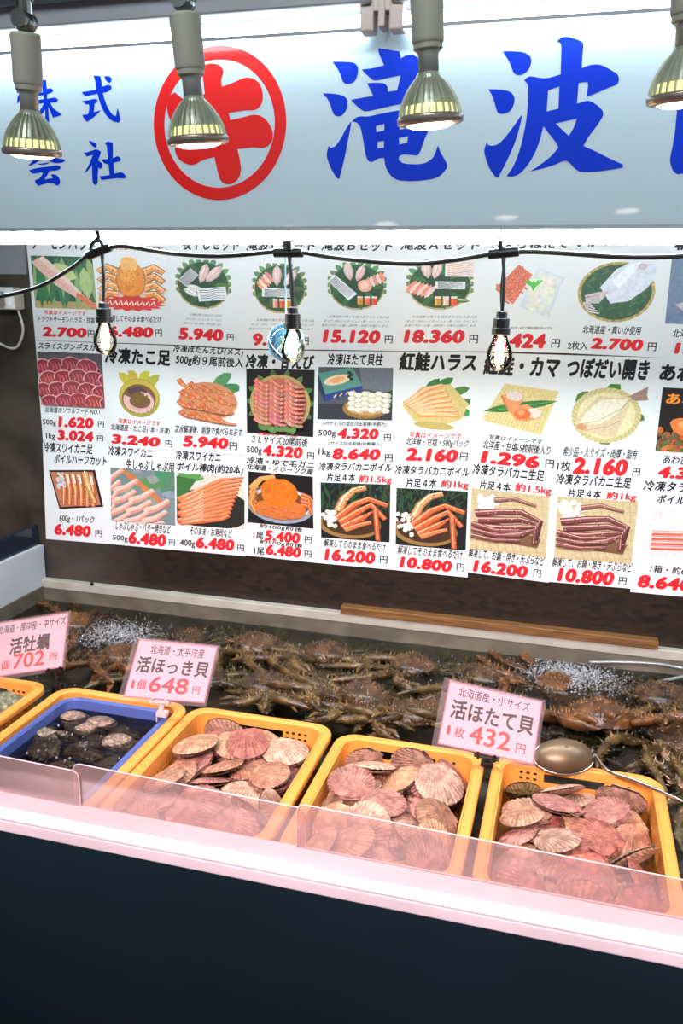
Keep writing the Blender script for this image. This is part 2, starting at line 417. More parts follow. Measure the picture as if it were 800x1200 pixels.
TAKI = [[(97,112),(160,112),(220,118),(245,140),(247,170),(235,215),(210,238),(180,242),(160,230),(145,190),(125,150)],
 [(38,298),(90,298),(150,308),(180,328),(187,360),(175,400),(150,428),(118,430),(100,410),(85,365),(65,325)],
 [(208,460),(205,490),(185,590),(165,690),(138,798),(125,795),(95,750),(70,690),(63,655),(75,605),(90,618),(115,605),(150,555),(180,500)],
 [(365,33),(430,42),(490,52),(498,92),(530,75),(570,72),(605,95),(640,130),(620,165),(595,180),(575,240),(560,290),(640,280),(680,310),(660,340),(560,350),(500,358),(400,380),(290,402),(250,380),(205,335),(260,325),(335,312),(320,280),(300,238),(345,235),(400,240),(420,260),(423,287),(475,280),(488,230),(497,192),(430,205),(345,222),(310,200),(268,158),(330,150),(400,133),(385,100),(370,65)],
 [(212,462),(235,440),(262,432),(310,432),(400,412),(500,395),(560,390),(640,400),(690,440),(670,490),(640,560),(610,640),(595,660),(560,658),(520,655),(490,665),(485,685),(510,705),(560,712),(630,708),(680,680),(700,645),(715,600),(730,640),(755,685),(770,720),(760,745),(720,785),(660,803),(560,812),(480,805),(440,780),(410,730),(400,675),(365,680),(330,700),(305,690),(290,650),(275,560),(260,495),(240,470)],
 [(352,488),(402,475),(400,515),(355,525)], [(362,580),(400,575),(398,617),(362,620)], [(487,560),(540,548),(535,585),(488,597)], [(490,465),(560,450),(555,500),(490,510)]]
sign_shape('character', TAKI, 5, 370, 50, blue, sign)
SHIKI = [[(510,55),(560,58),(568,90),(572,140),(620,125),(645,135),(640,160),(610,178),(580,185),(595,240),(620,300),(655,350),(678,360),(690,295),(705,350),(713,385),(700,405),(660,400),(610,360),(570,290),(550,230),(540,190),(500,197),(450,207),(420,180),(480,170),(530,160),(525,110)],
 [(588,60),(630,62),(648,80),(640,105),(620,108),(600,85)],
 [(425,245),(470,240),(520,230),(542,240),(530,258),(515,265),(515,310),(510,330),(565,315),(530,350),(480,390),(460,402),(440,380),(425,350),(470,345),(478,300),(475,270),(455,272)]]
SHA = [[(475,540),(510,555),(535,570),(530,595),(512,590),(485,565)],
 [(435,635),(480,625),(530,608),(565,625),(560,645),(545,690),(575,715),(578,745),(555,755),(545,740),(543,800),(540,860),(525,878),(505,860),(500,800),(498,725),(470,765),(435,790),(465,745),(490,690),(505,650),(460,662)],
 [(592,562),(620,550),(655,560),(655,600),(655,675),(690,660),(715,675),(710,695),(660,710),(665,790),(720,780),(755,810),(745,825),(680,825),(600,835),(570,838),(552,810),(600,805),(630,800),(622,720),(590,712),(568,685),(620,680),(612,620),(608,580)]]
KAI = [[(25,765),(80,750),(150,740),(230,728),(262,735),(262,755),(220,768),(180,770),(165,800),(140,835),(170,830),(205,825),(190,795),(230,800),(255,830),(258,860),(245,880),(225,875),(205,860),(160,862),(95,882),(75,860),(70,840),(105,825),(130,790),(125,780),(55,790)],
 [(20,732),(60,690),(120,630),(170,640),(230,672),(295,685),(295,700),(260,710),(205,708),(150,680),(110,690),(70,715)], [(90,718),(180,706),(160,719),(110,724)]]
KABU = [[(120,85),(155,90),(160,155),(190,150),(207,165),(200,180),(162,195),(162,230),(220,220),(245,235),(235,252),(185,258),(210,300),(275,350),(240,360),(205,370),(185,320),(170,290),(178,400),(165,408),(150,395),(148,310),(125,340),(60,380),(100,330),(140,262),(60,270),(60,245),(140,230),(140,200),(90,210),(80,190),(130,180),(122,120)],
 [(-40,80),(-5,85),(-5,150),(45,145),(45,170),(0,180),(30,230),(20,250),(-5,220),(-5,400),(-40,400),(-38,230),(-62,270),(-60,220),(-40,180),(-66,186),(-66,165),(-40,152)]]
for ch in (SHIKI, SHA, KAI, KABU): sign_shape('small_character', ch, 6.4, 30, 80, blue, sign)
sign_shape('character', [[(500,230),(485,400),(465,600),(440,750),(415,880),(420,950),(450,1020),(490,1052),(530,1050),(570,1040),(620,960),(645,820),(650,560),(655,300),(640,220),(560,205)]], 9.233, 740, 90, blue, sign)

# ------------------------------------------------------------------ fluorescent lamps
def tube_mat(n, e): return emis(n, (226, 244, 255), e)
top_e = tube_mat('tube_glow', TUBE_TOP); back_e = tube_mat('tube_glow_behind', TUBE_BACK)
hous = mat('lamp_housing', (120, 120, 124), .45, rgb2=(132, 132, 136), scale=5)
cap_m = mat('lamp_end_cap', (190, 170, 160), .5, rgb2=(200, 180, 170))
TY = 1.566
zA = aty(48, 50.5, TY).z; zB = aty(794, 3.5, TY).z
ztop = (zA+zB)/2
xe0 = aty(424, 28, TY).x; xs1 = aty(474, 24, TY).x
for a, b, lab in ((-1.70, xe0, 'long white fluorescent lamp above the left half of the sign'), (xs1, 1.0, 'long white fluorescent lamp above the right half of the sign')):
    L = thing('fluorescent_lamp', lab, 'lamp', ((a+b)/2, TY, ztop+.05), 'fluorescent lamps')
    obj('tube', MB().tube([(a, TY, ztop), (b, TY, ztop)], .0125, 16), top_e, L, smooth=True, world=True)
    obj('dark_gap_strip', MB().box((a, TY-.0135, ztop-.0165), (b, TY-.0110, ztop-.0115)), hous, L, world=True)  # added strip, stands in for the dark gap between tube and its reflection
    h = MB(); h.box((a-.02, TY-.026, ztop+.022), (b+.02, TY+.030, ztop+.062)); obj('housing', h, hous, L, world=True, bevel=.004)
    for x in (a, b):
        sgn = 1 if x == b else -1
        e = MB(); e.box((min(x, x+sgn*.024), TY-.016, ztop-.018), (max(x, x+sgn*.024), TY+.018, ztop+.03)); obj('end_cap', e, cap_m, L, world=True, bevel=.003)
br = MB(); xm = (xe0+xs1)/2
br.box((xm-.006, TY-.016, ztop-.012), (xm+.006, TY+.02, ztop+.12)); br.box((xm-.024, TY-.014, ztop+.012), (xm+.024, TY+.01, ztop+.03))
tag(obj('lamp_bracket', br, cap_m, bevel=.002), 'pinkish grey bracket joining the two lamps above the sign', 'bracket')
tag(obj('cable_duct', MB().box((-1.75, 1.50, ztop+.115), (1.2, 1.60, ztop+.16)).tube([(-1.75, 1.49, ztop+.085), (1.2, 1.49, ztop+.085)], .016, 12), mat('duct_grey', (118, 112, 114), .45, rgb2=(134, 128, 128), scale=6), bevel=.003),
    'grey metal duct running along above the sign lamps', 'duct')
L = thing('fluorescent_lamp', 'white strip lamp glowing behind the lower edge of the sign', 'lamp', (-.3, 1.672, 1.70), 'fluorescent lamps')
obj('tube', MB().tube([(-1.72, 1.672, 1.684), (1.1, 1.672, 1.684)], .0085, 14), back_e, L, smooth=True, world=True)
obj('housing', MB().box((-1.74, 1.645, 1.700), (1.12, 1.70, 1.735)), hous, L, world=True, bevel=.003)
obj('clear_lip', MB().box((-1.72, 1.70, 1.660), (1.1, 1.7015, 1.735)), clear('lip_clear', (255, 255, 255), .62, .2, (250, 252, 255)), L, world=True)

# ------------------------------------------------------------------ spot lamps
beige = mat('lamp_beige', (172, 168, 150), .5, rgb2=(182, 178, 160), scale=6)
alu = mat('cast_aluminium', (188, 196, 172), .34, .45, rgb2=(206, 212, 190), scale=30)
steel = mat('joint_steel', (120, 122, 118), .3, .9)
lens_m = emis('spot_lens', (255, 236, 214), 9.0)
band_m = emis('spot_light_band', (236, 232, 150), 1.3, (200, 200, 150))
rail_z = 2.36
rl = thing('lighting_rail', 'dark lighting rail carrying the four spot lamps', 'rail', (-.2, 1.05, rail_z))
obj('rail', MB().box((-1.6, 1.03, rail_z), (1.1, 1.07, rail_z+.03)), mat('rail_dark', (70, 66, 62), .5), rl, world=True)
for x in (-1.4, .9): obj('hanger', MB().tube([(x, 1.05, rail_z+.03), (x, 1.05, 2.7)], .006, 8), steel, rl, world=True)
def spot_lamp(top_px, bot_px, lab, y=1.05):
    T = aty(*top_px, y-.016); B = aty(*bot_px, y)          # top of the holder, centre of the lens
    ax = (T-B).normalized(); Q = Vector((0, 0, 1)).rotation_difference(ax).to_matrix().to_4x4()
    M = Matrix.Translation(B) @ Q
    L = thing('spot_lamp', lab, 'spot lamp', T, 'spot lamps')
    H = (T-B).length; k = .076/.076
    seg = 26*6
    def rib(kk, i):
        ph = (kk % 6)
        return 1.0 if ph in (0, 1) else (.84 if 2 <= i <= 8 else 1.0)
    prof = [(.0345, .004), (.0375, .007), (.0368, .011), (.0360, .016), (.0338, .024), (.0300, .032), (.0252, .040), (.0205, .046), (.0165, .050), (.0130, .053), (.0130, .056)]
    RF = obj('reflector', MB().lathe(prof, seg, M, rib), alu, L, world=True)
    obj('rim_ring', MB().lathe([(.0335, .001), (.0378, .003), (.0385, .009), (.0365, .011)], 48, M), mat('lamp_rim', (176, 160, 146), .3, .5), RF, smooth=True, world=True)
    obj('light_band', MB().lathe([(.0343, .011), (.0330, .017), (.0318, .021)], 48, M), band_m, RF, world=True)
    obj('lens', MB().lathe([(0, -.003), (.02, -.002), (.0325, .003), (.0325, .006), (0, .006)], 36, M), lens_m, RF, smooth=True, world=True)
    obj('neck', MB().lathe([(.0115, .052), (.0115, .074), (.0125, .076), (.0140, .080)], 28, M), mat('neck_grey', (178, 176, 168), .4, .3), L, smooth=True, world=True)
    obj('holder', MB().lathe([(.0140, .078), (.0165, .080), (.0165, .085), (.0178, .087), (.0183, .090), (.0190, H-.003), (.0175, H)], 32, M), beige, L, world=True)
    j = MB(); j.ball(T+ax*.012, .013, 14, 10); j.lathe([(.011, -.013), (.011, .013)], 16, Matrix.Translation(T+ax*.014) @ Matrix.Rotation(rad(90), 4, 'X'))
    j.tube([T+ax*.022, T+ax*.04], .010, 12); obj('swivel_joint', j, steel, L, smooth=False, world=True)
    st = T+ax*.04
    obj('stem', MB().tube([st, Vector((st.x, y, st.z+.02)), Vector((st.x, y, rail_z))], .012, 12), mat('stem_dark', (92, 84, 72), .5), L, world=True)
    d = bpy.data.lights.new('spot_beam', 'SPOT'); d.energy = SPOT_W; d.spot_size = rad(86); d.spot_blend = .7; d.color = (1.0, .72, .70); d.shadow_soft_size = .025
    so = bpy.data.objects.new('spot_beam', d); C.objects.link(so); so.parent = L
    so.location = (B-ax*.008)-L.location
    so.rotation_euler = (-ax + Vector((0, .22, 0))).to_track_quat('-Z', 'Y').to_euler()
spot_lamp((29.5, 39), (38, 184), 'leftmost hanging spot lamp with ribbed metal bulb, in front of the small blue characters')
spot_lamp((216, 16), (232.5, 171), 'hanging spot lamp with ribbed metal bulb in front of the red round emblem')
spot_lamp((498, -62), (504, 148), 'hanging spot lamp with ribbed metal bulb in front of the middle blue character')
spot_lamp((812, -80), (800, 123), 'hanging spot lamp cut by the right edge of the picture')

# ------------------------------------------------------------------ string lights
rubber = mat('black_rubber', (16, 16, 17), .4, rgb2=(24, 24, 25), scale=40)
bulb_glass = clear('bulb_glass', (255, 250, 240), .997, .03, (60, 50, 40))
fil = emis('filament', (255, 214, 160), BULB_E)
LY = 1.628
wpts = [(-60, 352), (-5, 348), (45, 336), (85, 313), (103, 299), (129, 290), (150, 289), (200, 297), (260, 300), (322, 295), (354, 296), (400, 303), (478, 309), (530, 305), (573, 298), (607, 295), (650, 296), (730, 301), (800, 300), (880, 292)]
wire = thing('light_string_cable', 'black cable of the string lights sagging across the posters', 'cable', aty(337, 296, LY))
obj('cable', MB().tube(smooth_path([aty(a, b, LY) for a, b in wpts], 6), .0044, 8), rubber, wire, smooth=True, world=True)
for a, b, c, d in ((102, 300, 130, 289), (321, 296, 355, 296), (572, 298, 608, 294.5)):
    obj('hub', MB().tube([aty(a, b, LY), aty(c, d, LY)], .0095, 10), rubber, wire, world=True, bevel=.002)
def bulb(xh, yh, xs, ys, lab, r=.024, hook=0):
    """xs, ys: top of the socket"""
    T = aty(xs, ys, LY); Hb = aty(xh, yh, LY)
    P = thing('string_light', lab, 'light bulb', T, 'bulbs of the light string')
    M = Matrix.Translation(T)
    obj('lead', MB().tube(smooth_path([Hb, Hb.lerp(T, .5)+Vector((.003, 0, 0)), T], 5), .0032, 8).tube(smooth_path([Hb+Vector((.004, 0, 0)), Hb.lerp(T, .6)+Vector((-.002, .003, 0)), T], 5), .0024, 6), rubber, P, smooth=True, world=True)
    obj('socket', MB().lathe([(.004, .003), (.010, 0), (.0105, -.010), (.0150, -.012), (.0150, -.028), (.0170, -.029), (.0170, -.040), (.013, -.041)], 24, M), rubber, P, world=True)
    gl = obj('glass', MB().lathe([(.012, -.040), (.0135, -.048), (.019, -.060), (r, -.074), (r, -.084), (r*.86, -.096), (r*.5, -.104), (.0, -.107)], 24, M), bulb_glass, P, smooth=True, world=True)
    f = MB()
    for k in range(4):
        q = PI/4+PI/2*k; f.tube([T+Vector((.003*math.cos(q), .003*math.sin(q), -.044)), T+Vector((.008*math.cos(q), .008*math.sin(q), -.068)), T+Vector((.005*math.cos(q), .005*math.sin(q), -.092))], .0013, 6)
    obj('filament', f, fil, gl, world=True)
    d = bpy.data.lights.new('bulb_glow', 'POINT'); d.energy = 1.8; d.color = (1, .78, .5); d.shadow_soft_size = .012
    so = bpy.data.objects.new('bulb_glow', d); C.objects.link(so); so.parent = P; so.location = (0, 0, -.075)
bulb(119, 296, 121, 355, 'glowing clear bulb hanging leftmost on the light string')
bulb(338, 297, 343, 361, 'glowing clear bulb hanging beside the blue glass float')
bulb(589, 297, 588, 366, 'glowing clear bulb hanging rightmost on the light string')
# hooks holding the string under the sign
for (hx, hy), lab, kind in (((113, 270), 'black cable tie loop holding the left bulb under the sign', 0), ((338, 268), 'small hook and black cord holding the middle bulb and glass float', 1), ((587, 266), 'thin metal hook holding the right bulb under the sign', 2)):
    a = aty(hx, hy, LY-.004); a.z = 1.681
    hk = thing('hanging_hook', lab, 'hook', a, 'hooks under the sign'); b = aty(hx, 293, LY-.004)
    if kind == 0:
        pts = [a, a+Vector((.004, 0, -.012)), a+Vector((-.014, 0, -.028)), a+Vector((-.010, 0, -.044)), b+Vector((.004, 0, 0)), a+Vector((.014, 0, -.036)), a+Vector((.008, 0, -.020)), a+Vector((-.006, 0, -.020))]
        obj('tie', MB().tube(smooth_path(pts, 5), .0045, 8), rubber, hk, smooth=True, world=True)
    else:
        r = .011
        pts = [a, a+Vector((.002, 0, -.010)), a+Vector((-.010, 0, -.018)), a+Vector((-.012, 0, -.028)), a+Vector((-.002, 0, -.036)), a+Vector((.009, 0, -.030))]
        obj('wire_hook', MB().tube(smooth_path(pts, 6), .0014, 6), steel, hk, smooth=True, world=True)
        t = MB().tube([a+Vector((0, 0, -.02)), b], .005 if kind == 2 else .011, 8)
        obj('cord', t, rubber, hk, world=True)
# blue glass float in a rope net
fc = aty(335, 401, LY+.05); fr = .037
ft = thing('glass_float', 'pale blue round glass fishing float in a rope net behind the middle bulb', 'glass float', fc)
obj('glass_ball', MB().ball(fc, fr, 28, 18), clear('blue_glass', (150, 196, 222), .72, .03, (96, 150, 186)), ft, smooth=True, world=True)
n = MB()
for k in range(6):
    q = PI*k/6
    for sgn in (1, -1):
        pts = [fc+Vector((1.03*fr*math.sin(t)*math.cos(q+sgn*.9*t), 1.03*fr*math.sin(t)*math.sin(q+sgn*.9*t), 1.03*fr*math.cos(t))) for t in [PI*i/12 for i in range(13)]]
        n.tube(pts, .0013, 5)
n.tube([fc+Vector((0, 0, fr)), aty(334, 300, LY+.012)], .0018, 6)
obj('rope_net', n, mat('pale_rope', (150, 178, 192), .8, scale=60), ft, world=True)

# socket box with cable on the left wall
bx = thing('power_socket', 'white power socket box with looping cable on the wall left of the posters', 'power socket', aty(12, 360, WY-.02))
c0, c1 = aty(-12, 362, WY), aty(28, 337, WY)
obj('box', MB().box((c0.x, WY-.05, c0.z), (c1.x, WY-.0005, c1.z)), mat('socket_white', (222, 220, 214), .4), bx, world=True, bevel=.004)
obj('plug', MB().box((c1.x-.052, WY-.075, c0.z+.01), (c1.x-.030, WY-.05, c1.z-.012)), mat('plug_grey', (150, 150, 148), .5), bx, world=True, bevel=.003)
obj('cable', MB().tube(smooth_path([aty(20, 360, WY-.02), aty(27, 385, WY-.025), aty(22, 404, WY-.025), aty(12, 408, WY-.025), aty(-6, 400, WY-.02), aty(-30, 392, WY-.015)], 6), .0035, 8), mat('cable_white', (214, 210, 200), .5), bx, smooth=True, world=True)

# ------------------------------------------------------------------ posters
def ink_mat():
    m = bpy.data.materials.new('printed_ink'); m.use_nodes = True; nt = m.node_tree; b = nt.nodes['Principled BSDF']
    a = nt.nodes.new('ShaderNodeAttribute'); a.attribute_name = 'ink'
    tc = nt.nodes.new('ShaderNodeTexCoord'); n = nt.nodes.new('ShaderNodeTexNoise'); n.inputs['Scale'].default_value = 110; n.inputs['Detail'].default_value = 3
    nt.links.new(tc.outputs['Object'], n.inputs['Vector'])
    mr = nt.nodes.new('ShaderNodeMapRange'); mr.inputs[1].default_value = .3; mr.inputs[2].default_value = .7; mr.inputs[3].default_value = .88; mr.inputs[4].default_value = 1.10
    nt.links.new(n.outputs[0], mr.inputs[0])
    mx = nt.nodes.new('ShaderNodeMix'); mx.data_type = 'RGBA'; mx.blend_type = 'MULTIPLY'; mx.inputs[0].default_value = 1
    nt.links.new(a.outputs['Color'], mx.inputs[6]); nt.links.new(mr.outputs[0], mx.inputs[7]); nt.links.new(mx.outputs[2], b.inputs['Base Color'])
    b.inputs['Roughness'].default_value = .45; b.inputs['Specular IOR Level'].default_value = .3
    return m
INK = ink_mat()
paper = mat('poster_paper', (233, 233, 230), .32, rgb2=(236, 236, 233), scale=3, spec=.4)
black_i = mat('black_ink', (20, 18, 20), .5, spec=.3)
red_i = mat('red_ink', (216, 34, 40), .5, spec=.3)
orange_i = mat('orange_ink', (236, 140, 40), .5, spec=.3)
grey_i = mat('grey_ink', (70, 70, 74), .5, spec=.3)
class Pic:
    def __init__(s, seed=0): s.L = []; s.r = random.Random(seed)
    def poly(s, pts, col): s.L.append((pts, col)); return s
    def rect(s, x0, y0, x1, y1, col): return s.poly([(x0, y0), (x1, y0), (x1, y1), (x0, y1)], col)
    def ell(s, cx, cy, rx, ry, col, rot=0, n=22, jag=0.0):
        c, q = math.cos(rot), math.sin(rot); P = []
        for k in range(n):
            t = 2*PI*k/n; f = 1+(s.r.uniform(-jag, jag) if jag else 0)
            x, y = rx*f*math.cos(t), ry*f*math.sin(t); P.append((cx+x*c-y*q, cy+x*q+y*c))
        return s.poly(P, col)
    def stroke(s, pts, w, col, w1=None):
        P = [Vector((p[0], p[1])) for p in pts]; n = len(P); A = []; B = []
        for i, p in enumerate(P):
            t = (P[min(i+1, n-1)]-P[max(i-1, 0)]).normalized(); ww = w+((w1 if w1 is not None else w)-w)*i/(n-1)
            o = Vector((-t.y, t.x))*ww/2; A.append(p+o); B.append(p-o)
        for i in range(n-1): s.L.append(([tuple(A[i]), tuple(A[i+1]), tuple(B[i+1]), tuple(B[i])], col))
        return s
    def leaf(s, cx, cy, L, W, rot, col):
        c, q = math.cos(rot), math.sin(rot)
        pts = [(-.5, 0), (-.3, .38), (0, .5), (.3, .34), (.5, 0), (.3, -.34), (0, -.5), (-.3, -.38)]
        return s.poly([(cx+x*L*c-y*W*q, cy+x*L*q+y*W*c) for x, y in pts], col)
    def mix(s, col, d): return tuple(max(0, min(255, v+s.r.uniform(-d, d)*1)) if i == 0 else max(0, min(255, v+s.r.uniform(-d, d)*.8)) for i, v in enumerate(col))
    def shade(s, col, k): return tuple(max(0, min(255, v*k)) for v in col)
    def prawn(s, cx, cy, L, rot, col):
        pts = []
        for k in range(7):
            t = k/6-.5; x = L*t; y = L*.16*(1-4*t*t)
            pts.append((cx+x*math.cos(rot)-y*math.sin(rot), cy+x*math.sin(rot)+y*math.cos(rot)))
        s.stroke(pts, L*.30, s.shade(col, .72), L*.10); s.stroke(pts, L*.22, col, L*.06)
        for k in range(1, 6):
            p = Vector(pts[k]); s.stroke([(p.x-L*.01-L*.09*math.sin(rot), p.y+L*.09*math.cos(rot)), (p.x+L*.09*math.sin(rot), p.y-L*.09*math.cos(rot))], L*.025, s.shade(col, .85) if k % 2 else (250, 205, 185))
    def legseg(s, pts, w, col, hi):
        s.stroke(pts, w, s.shade(col, .7), w*.6); s.stroke([(x-.004, y-.006) for x, y in pts], w*.72, col, w*.4)
        s.stroke([(x-.008, y-w*.2) for x, y in pts], w*.2, hi, w*.08)
        for i in range(len(pts)-1):
            for t in (.2, .5, .8):
                x = pts[i][0]+(pts[i+1][0]-pts[i][0])*t; y = pts[i][1]+(pts[i+1][1]-pts[i][1])*t
                s.ell(x+s.r.uniform(-w, w)*.3, y+s.r.uniform(-w, w)*.25, w*.08, w*.08, hi if s.r.random() > .5 else s.shade(col, .55), 0, 6)
    def build(s, name, q, u0, u1, v0, v1, parent, h=.0005):
        mb = MB(); cols = []
        for k, (pts, col) in enumerate(s.L):
            pts = [(min(1, max(0, x)), min(1, max(0, y))) for x, y in pts]
            mb.add([q.at(u0+(u1-u0)*x, v0+(v1-v0)*y, h+.000025*k) for x, y in pts], [tuple(range(len(pts)))]); cols.append(lin(col))
        o = obj(name, mb, INK, parent, world=True, fix=False); me = o.data
        at = me.color_attributes.new('ink', 'FLOAT_COLOR', 'CORNER')
        if len(me.polygons) == len(cols):
            for p in me.polygons:
                for li in p.loop_indices: at.data[li].color = cols[p.index]
        return o
G1, G2, G3 = (58, 120, 62), (92, 152, 74), (36, 84, 50)
def pic_salmon(p):
    p.rect(0, 0, 1, 1, (52, 98, 72)); p.rect(0, .86, 1, 1, (196, 170, 112))
    for k in range(13): p.leaf(.04+k*.078, .45+.06*(k % 2), 1.0, .13, PI/2+p.r.uniform(-.22, .22), p.mix((64, 120, 84) if k % 3 else (150, 176, 120), 14))
    p.leaf(.5, .3, .5, .3, .5, (206, 214, 140)); p.leaf(.86, .5, .6, .2, 1.5, (186, 204, 138))
    p.poly([(0, .12), (.2, .0), (.5, .32), (.78, .70), (.99, .90), (.98, .99), (.74, .82), (.4, .58), (.12, .28)], (244, 196, 178))
    p.poly([(.12, .05), (.2, .0), (.5, .32), (.78, .70), (.7, .66), (.42, .36)], (250, 222, 208))
    p.poly([(.7, .68), (.82, .74), (.99, .90), (.98, .99), (.8, .86), (.68, .78)], (236, 128, 100))
    for k in range(5): p.stroke([(.1+.1*k, .16+.1*k), (.2+.1*k, .2+.12*k)], .012, (232, 160, 142))
def pic_crab(p):
    o = (240, 150, 62); h = (252, 190, 110)
    p.rect(0, .62, .9, .9, (232, 196, 190))
    for sx in (-1, 1):
        for k in range(4):
            y = .22+.14*k; x = .5+sx*.2
            p.legseg([(x, y+.05), (x+sx*.14, y-.04+.02*k), (x+sx*.27, y+.06+.03*k)], .165, (240, 150, 80) if k % 2 else (246, 168, 96), (254, 212, 160))
    p.ell(.5, .42, .22, .34, p.shade(o, .86), 0, 24, .05); p.ell(.5, .41, .20, .31, o, 0, 24, .05)
    p.ell(.48, .14, .12, .16, h, 0, 16, .06); p.ell(.46, .34, .12, .12, (246, 168, 80)); 
    for k in range(26): p.ell(.5+p.r.gauss(0, .09), .42+p.r.gauss(0, .13), .012, .014, p.mix((222, 118, 44), 16), 0, 7)
    b = []
    for k in range(32):
        t = 2*PI*k/32; f = 1.0 if k % 2 else .78; b.append((.5+.5*f*math.cos(t), .84+.15*f*math.sin(t)))
    p.poly(b, (228, 66, 54))
    for k in range(9): p.stroke([(.14+.08*k, .86), (.18+.08*k, .80), (.2+.08*k, .88)], .022, (250, 236, 226))
def plate(p, items, fringe=True):
    if fringe:
        for k in range(22):
            t = 2*PI*k/22
            if -0.3 < math.sin(t) - .72 : continue
            p.leaf(.5+.43*math.cos(t), .47+.42*math.sin(t)*1.0, .26, .12, t, p.mix((104, 150, 92), 18))
    p.ell(.5, .52, .47, .47, (196, 168, 118)); p.ell(.5, .50, .455, .455, (50, 88, 54)); p.ell(.55, .54, .36, .36, (38, 74, 46))
    for k in range(9): p.leaf(.5+.34*math.cos(k*.7), .5+.34*math.sin(k*.7), .3, .1, k*.7, p.mix((66, 108, 62), 14))
    for it in items: it(p)
def fish_pale(cx, cy, L, rot, col=(238, 206, 196)):
    def f(p):
        p.leaf(cx, cy, L, L*.42, rot, p.shade(col, .86)); p.leaf(cx-.006, cy-.01, L*.9, L*.32, rot, col); p.leaf(cx-.01, cy-.02, L*.6, L*.10, rot, (250, 232, 224))
        p.stroke([(cx-L*.4*math.cos(rot), cy-L*.4*math.sin(rot)), (cx+L*.4*math.cos(rot), cy+L*.4*math.sin(rot))], .010, (212, 160, 150))
    return f
def packet(x, y, w, h, rot, base=(236, 238, 236), ln=(120, 124, 124)):
    def f(p):
        c, q = math.cos(rot), math.sin(rot)
        R = lambda a, b: (x+a*c-b*q, y+a*q+b*c)
        p.poly([R(-w/2, -h/2), R(w/2, -h/2), R(w/2, h/2), R(-w/2, h/2)], base)
        for k in range(6):
            b = -h*.36+h*.72*k/5; p.stroke([R(-w*.42, b), R(-w*.1, b+.02), R(w*.15, b-.015), R(w*.42, b)], .016, p.mix(ln, 25), .008)
    return f
def bottle(x, y, col):
    def f(p): p.rect(x-.045, y-.10, x+.045, y+.08, col); p.rect(x-.045, y-.10, x+.045, y-.06, (236, 226, 214)); p.rect(x-.03, y-.05, x-.01, y+.07, p.shade(col, 1.25))
    return f
def slices(cx, cy, w, h, rot, cols, n=5):
    def f(p):
        for k in range(n):
            t = (k+.5)/n-.5; x = cx+w*t*math.cos(rot); y = cy+w*t*math.sin(rot)
            p.leaf(x, y, h, w/n*1.5, rot+PI/2+.25, p.mix(cols[k % len(cols)], 8))
    return f
PK = [(240, 150, 126), (250, 214, 200)]
def pic_dry(p): plate(p, [fish_pale(.52, .27, .42, 1.9), fish_pale(.70, .28, .44, 2.3, (246, 214, 204)), packet(.24, .36, .34, .2, -.8, (200, 200, 196)), fish_pale(.36, .58, .34, .3, (232, 232, 226)), fish_pale(.28, .66, .3, .5, (240, 240, 236)), packet(.66, .68, .52, .26, -.12)])
def pic_set_c(p): plate(p, [slices(.24, .36, .3, .26, -.9, PK), fish_pale(.46, .24, .42, 1.6), fish_pale(.70, .28, .40, 2.2, (246, 214, 200)), packet(.46, .58, .56, .17, .03), bottle(.42, .80, (236, 158, 140)), bottle(.54, .80, (232, 94, 50)), bottle(.66, .80, (224, 152, 52))])
def pic_set_b(p): plate(p, [fish_pale(.36, .18, .4, 1.4), fish_pale(.56, .22, .36, 1.9, (246, 206, 196)), packet(.24, .52, .56, .2, .8), slices(.82, .36, .3, .24, -.5, PK), p_heart, bottle(.56, .80, (222, 150, 60)), bottle(.68, .80, (234, 110, 70)), bottle(.80, .80, (226, 80, 50))])
def p_heart(p): p.ell(.64, .48, .12, .13, (244, 176, 146), 0, 16, .05); p.ell(.63, .46, .07, .08, (250, 206, 182))
def pic_set_a(p): plate(p, [fish_pale(.30, .18, .38, 1.4), fish_pale(.46, .20, .36, 1.8, (246, 206, 196)), packet(.80, .18, .44, .3, .02, (238, 230, 222), (240, 160, 120)), packet(.66, .50, .44, .15, .02), slices(.22, .58, .36, .3, .35, PK, 6), bottle(.48, .82, (222, 150, 60)), bottle(.60, .82, (240, 190, 170)), bottle(.72, .82, (232, 90, 56)), fish_pale(.84, .80, .22, .1, (86, 130, 60))])
def pic_packs(p):
    p.poly([(.0, .46), (.34, .02), (.54, .2), (.27, .74)], (240, 128, 100))
    for k in range(6):
        for j in range(2): p.prawn(.10+.066*k+.07*j, .46-.062*k+.17*j, .21, 1.05, p.mix((238, 128, 96), 12))
    p.poly([(.62, .08), (1, .26), (.80, .98), (.36, .78)], (222, 226, 228)); p.poly([(.64, .13), (.95, .28), (.77, .92), (.42, .75)], (230, 230, 222))
    for k in range(11): p.ell(.56+.10*(k % 3)+.03*p.r.random(), .34+.15*(k//3), .075, .07, p.mix((238, 234, 216), 8), 0, 12, .08)
    for k in range(5): p.leaf(.56+.03*(k-2), .40-.02*abs(k-2), .2, .05, -PI/2+.45*(k-2), (78, 196, 72))
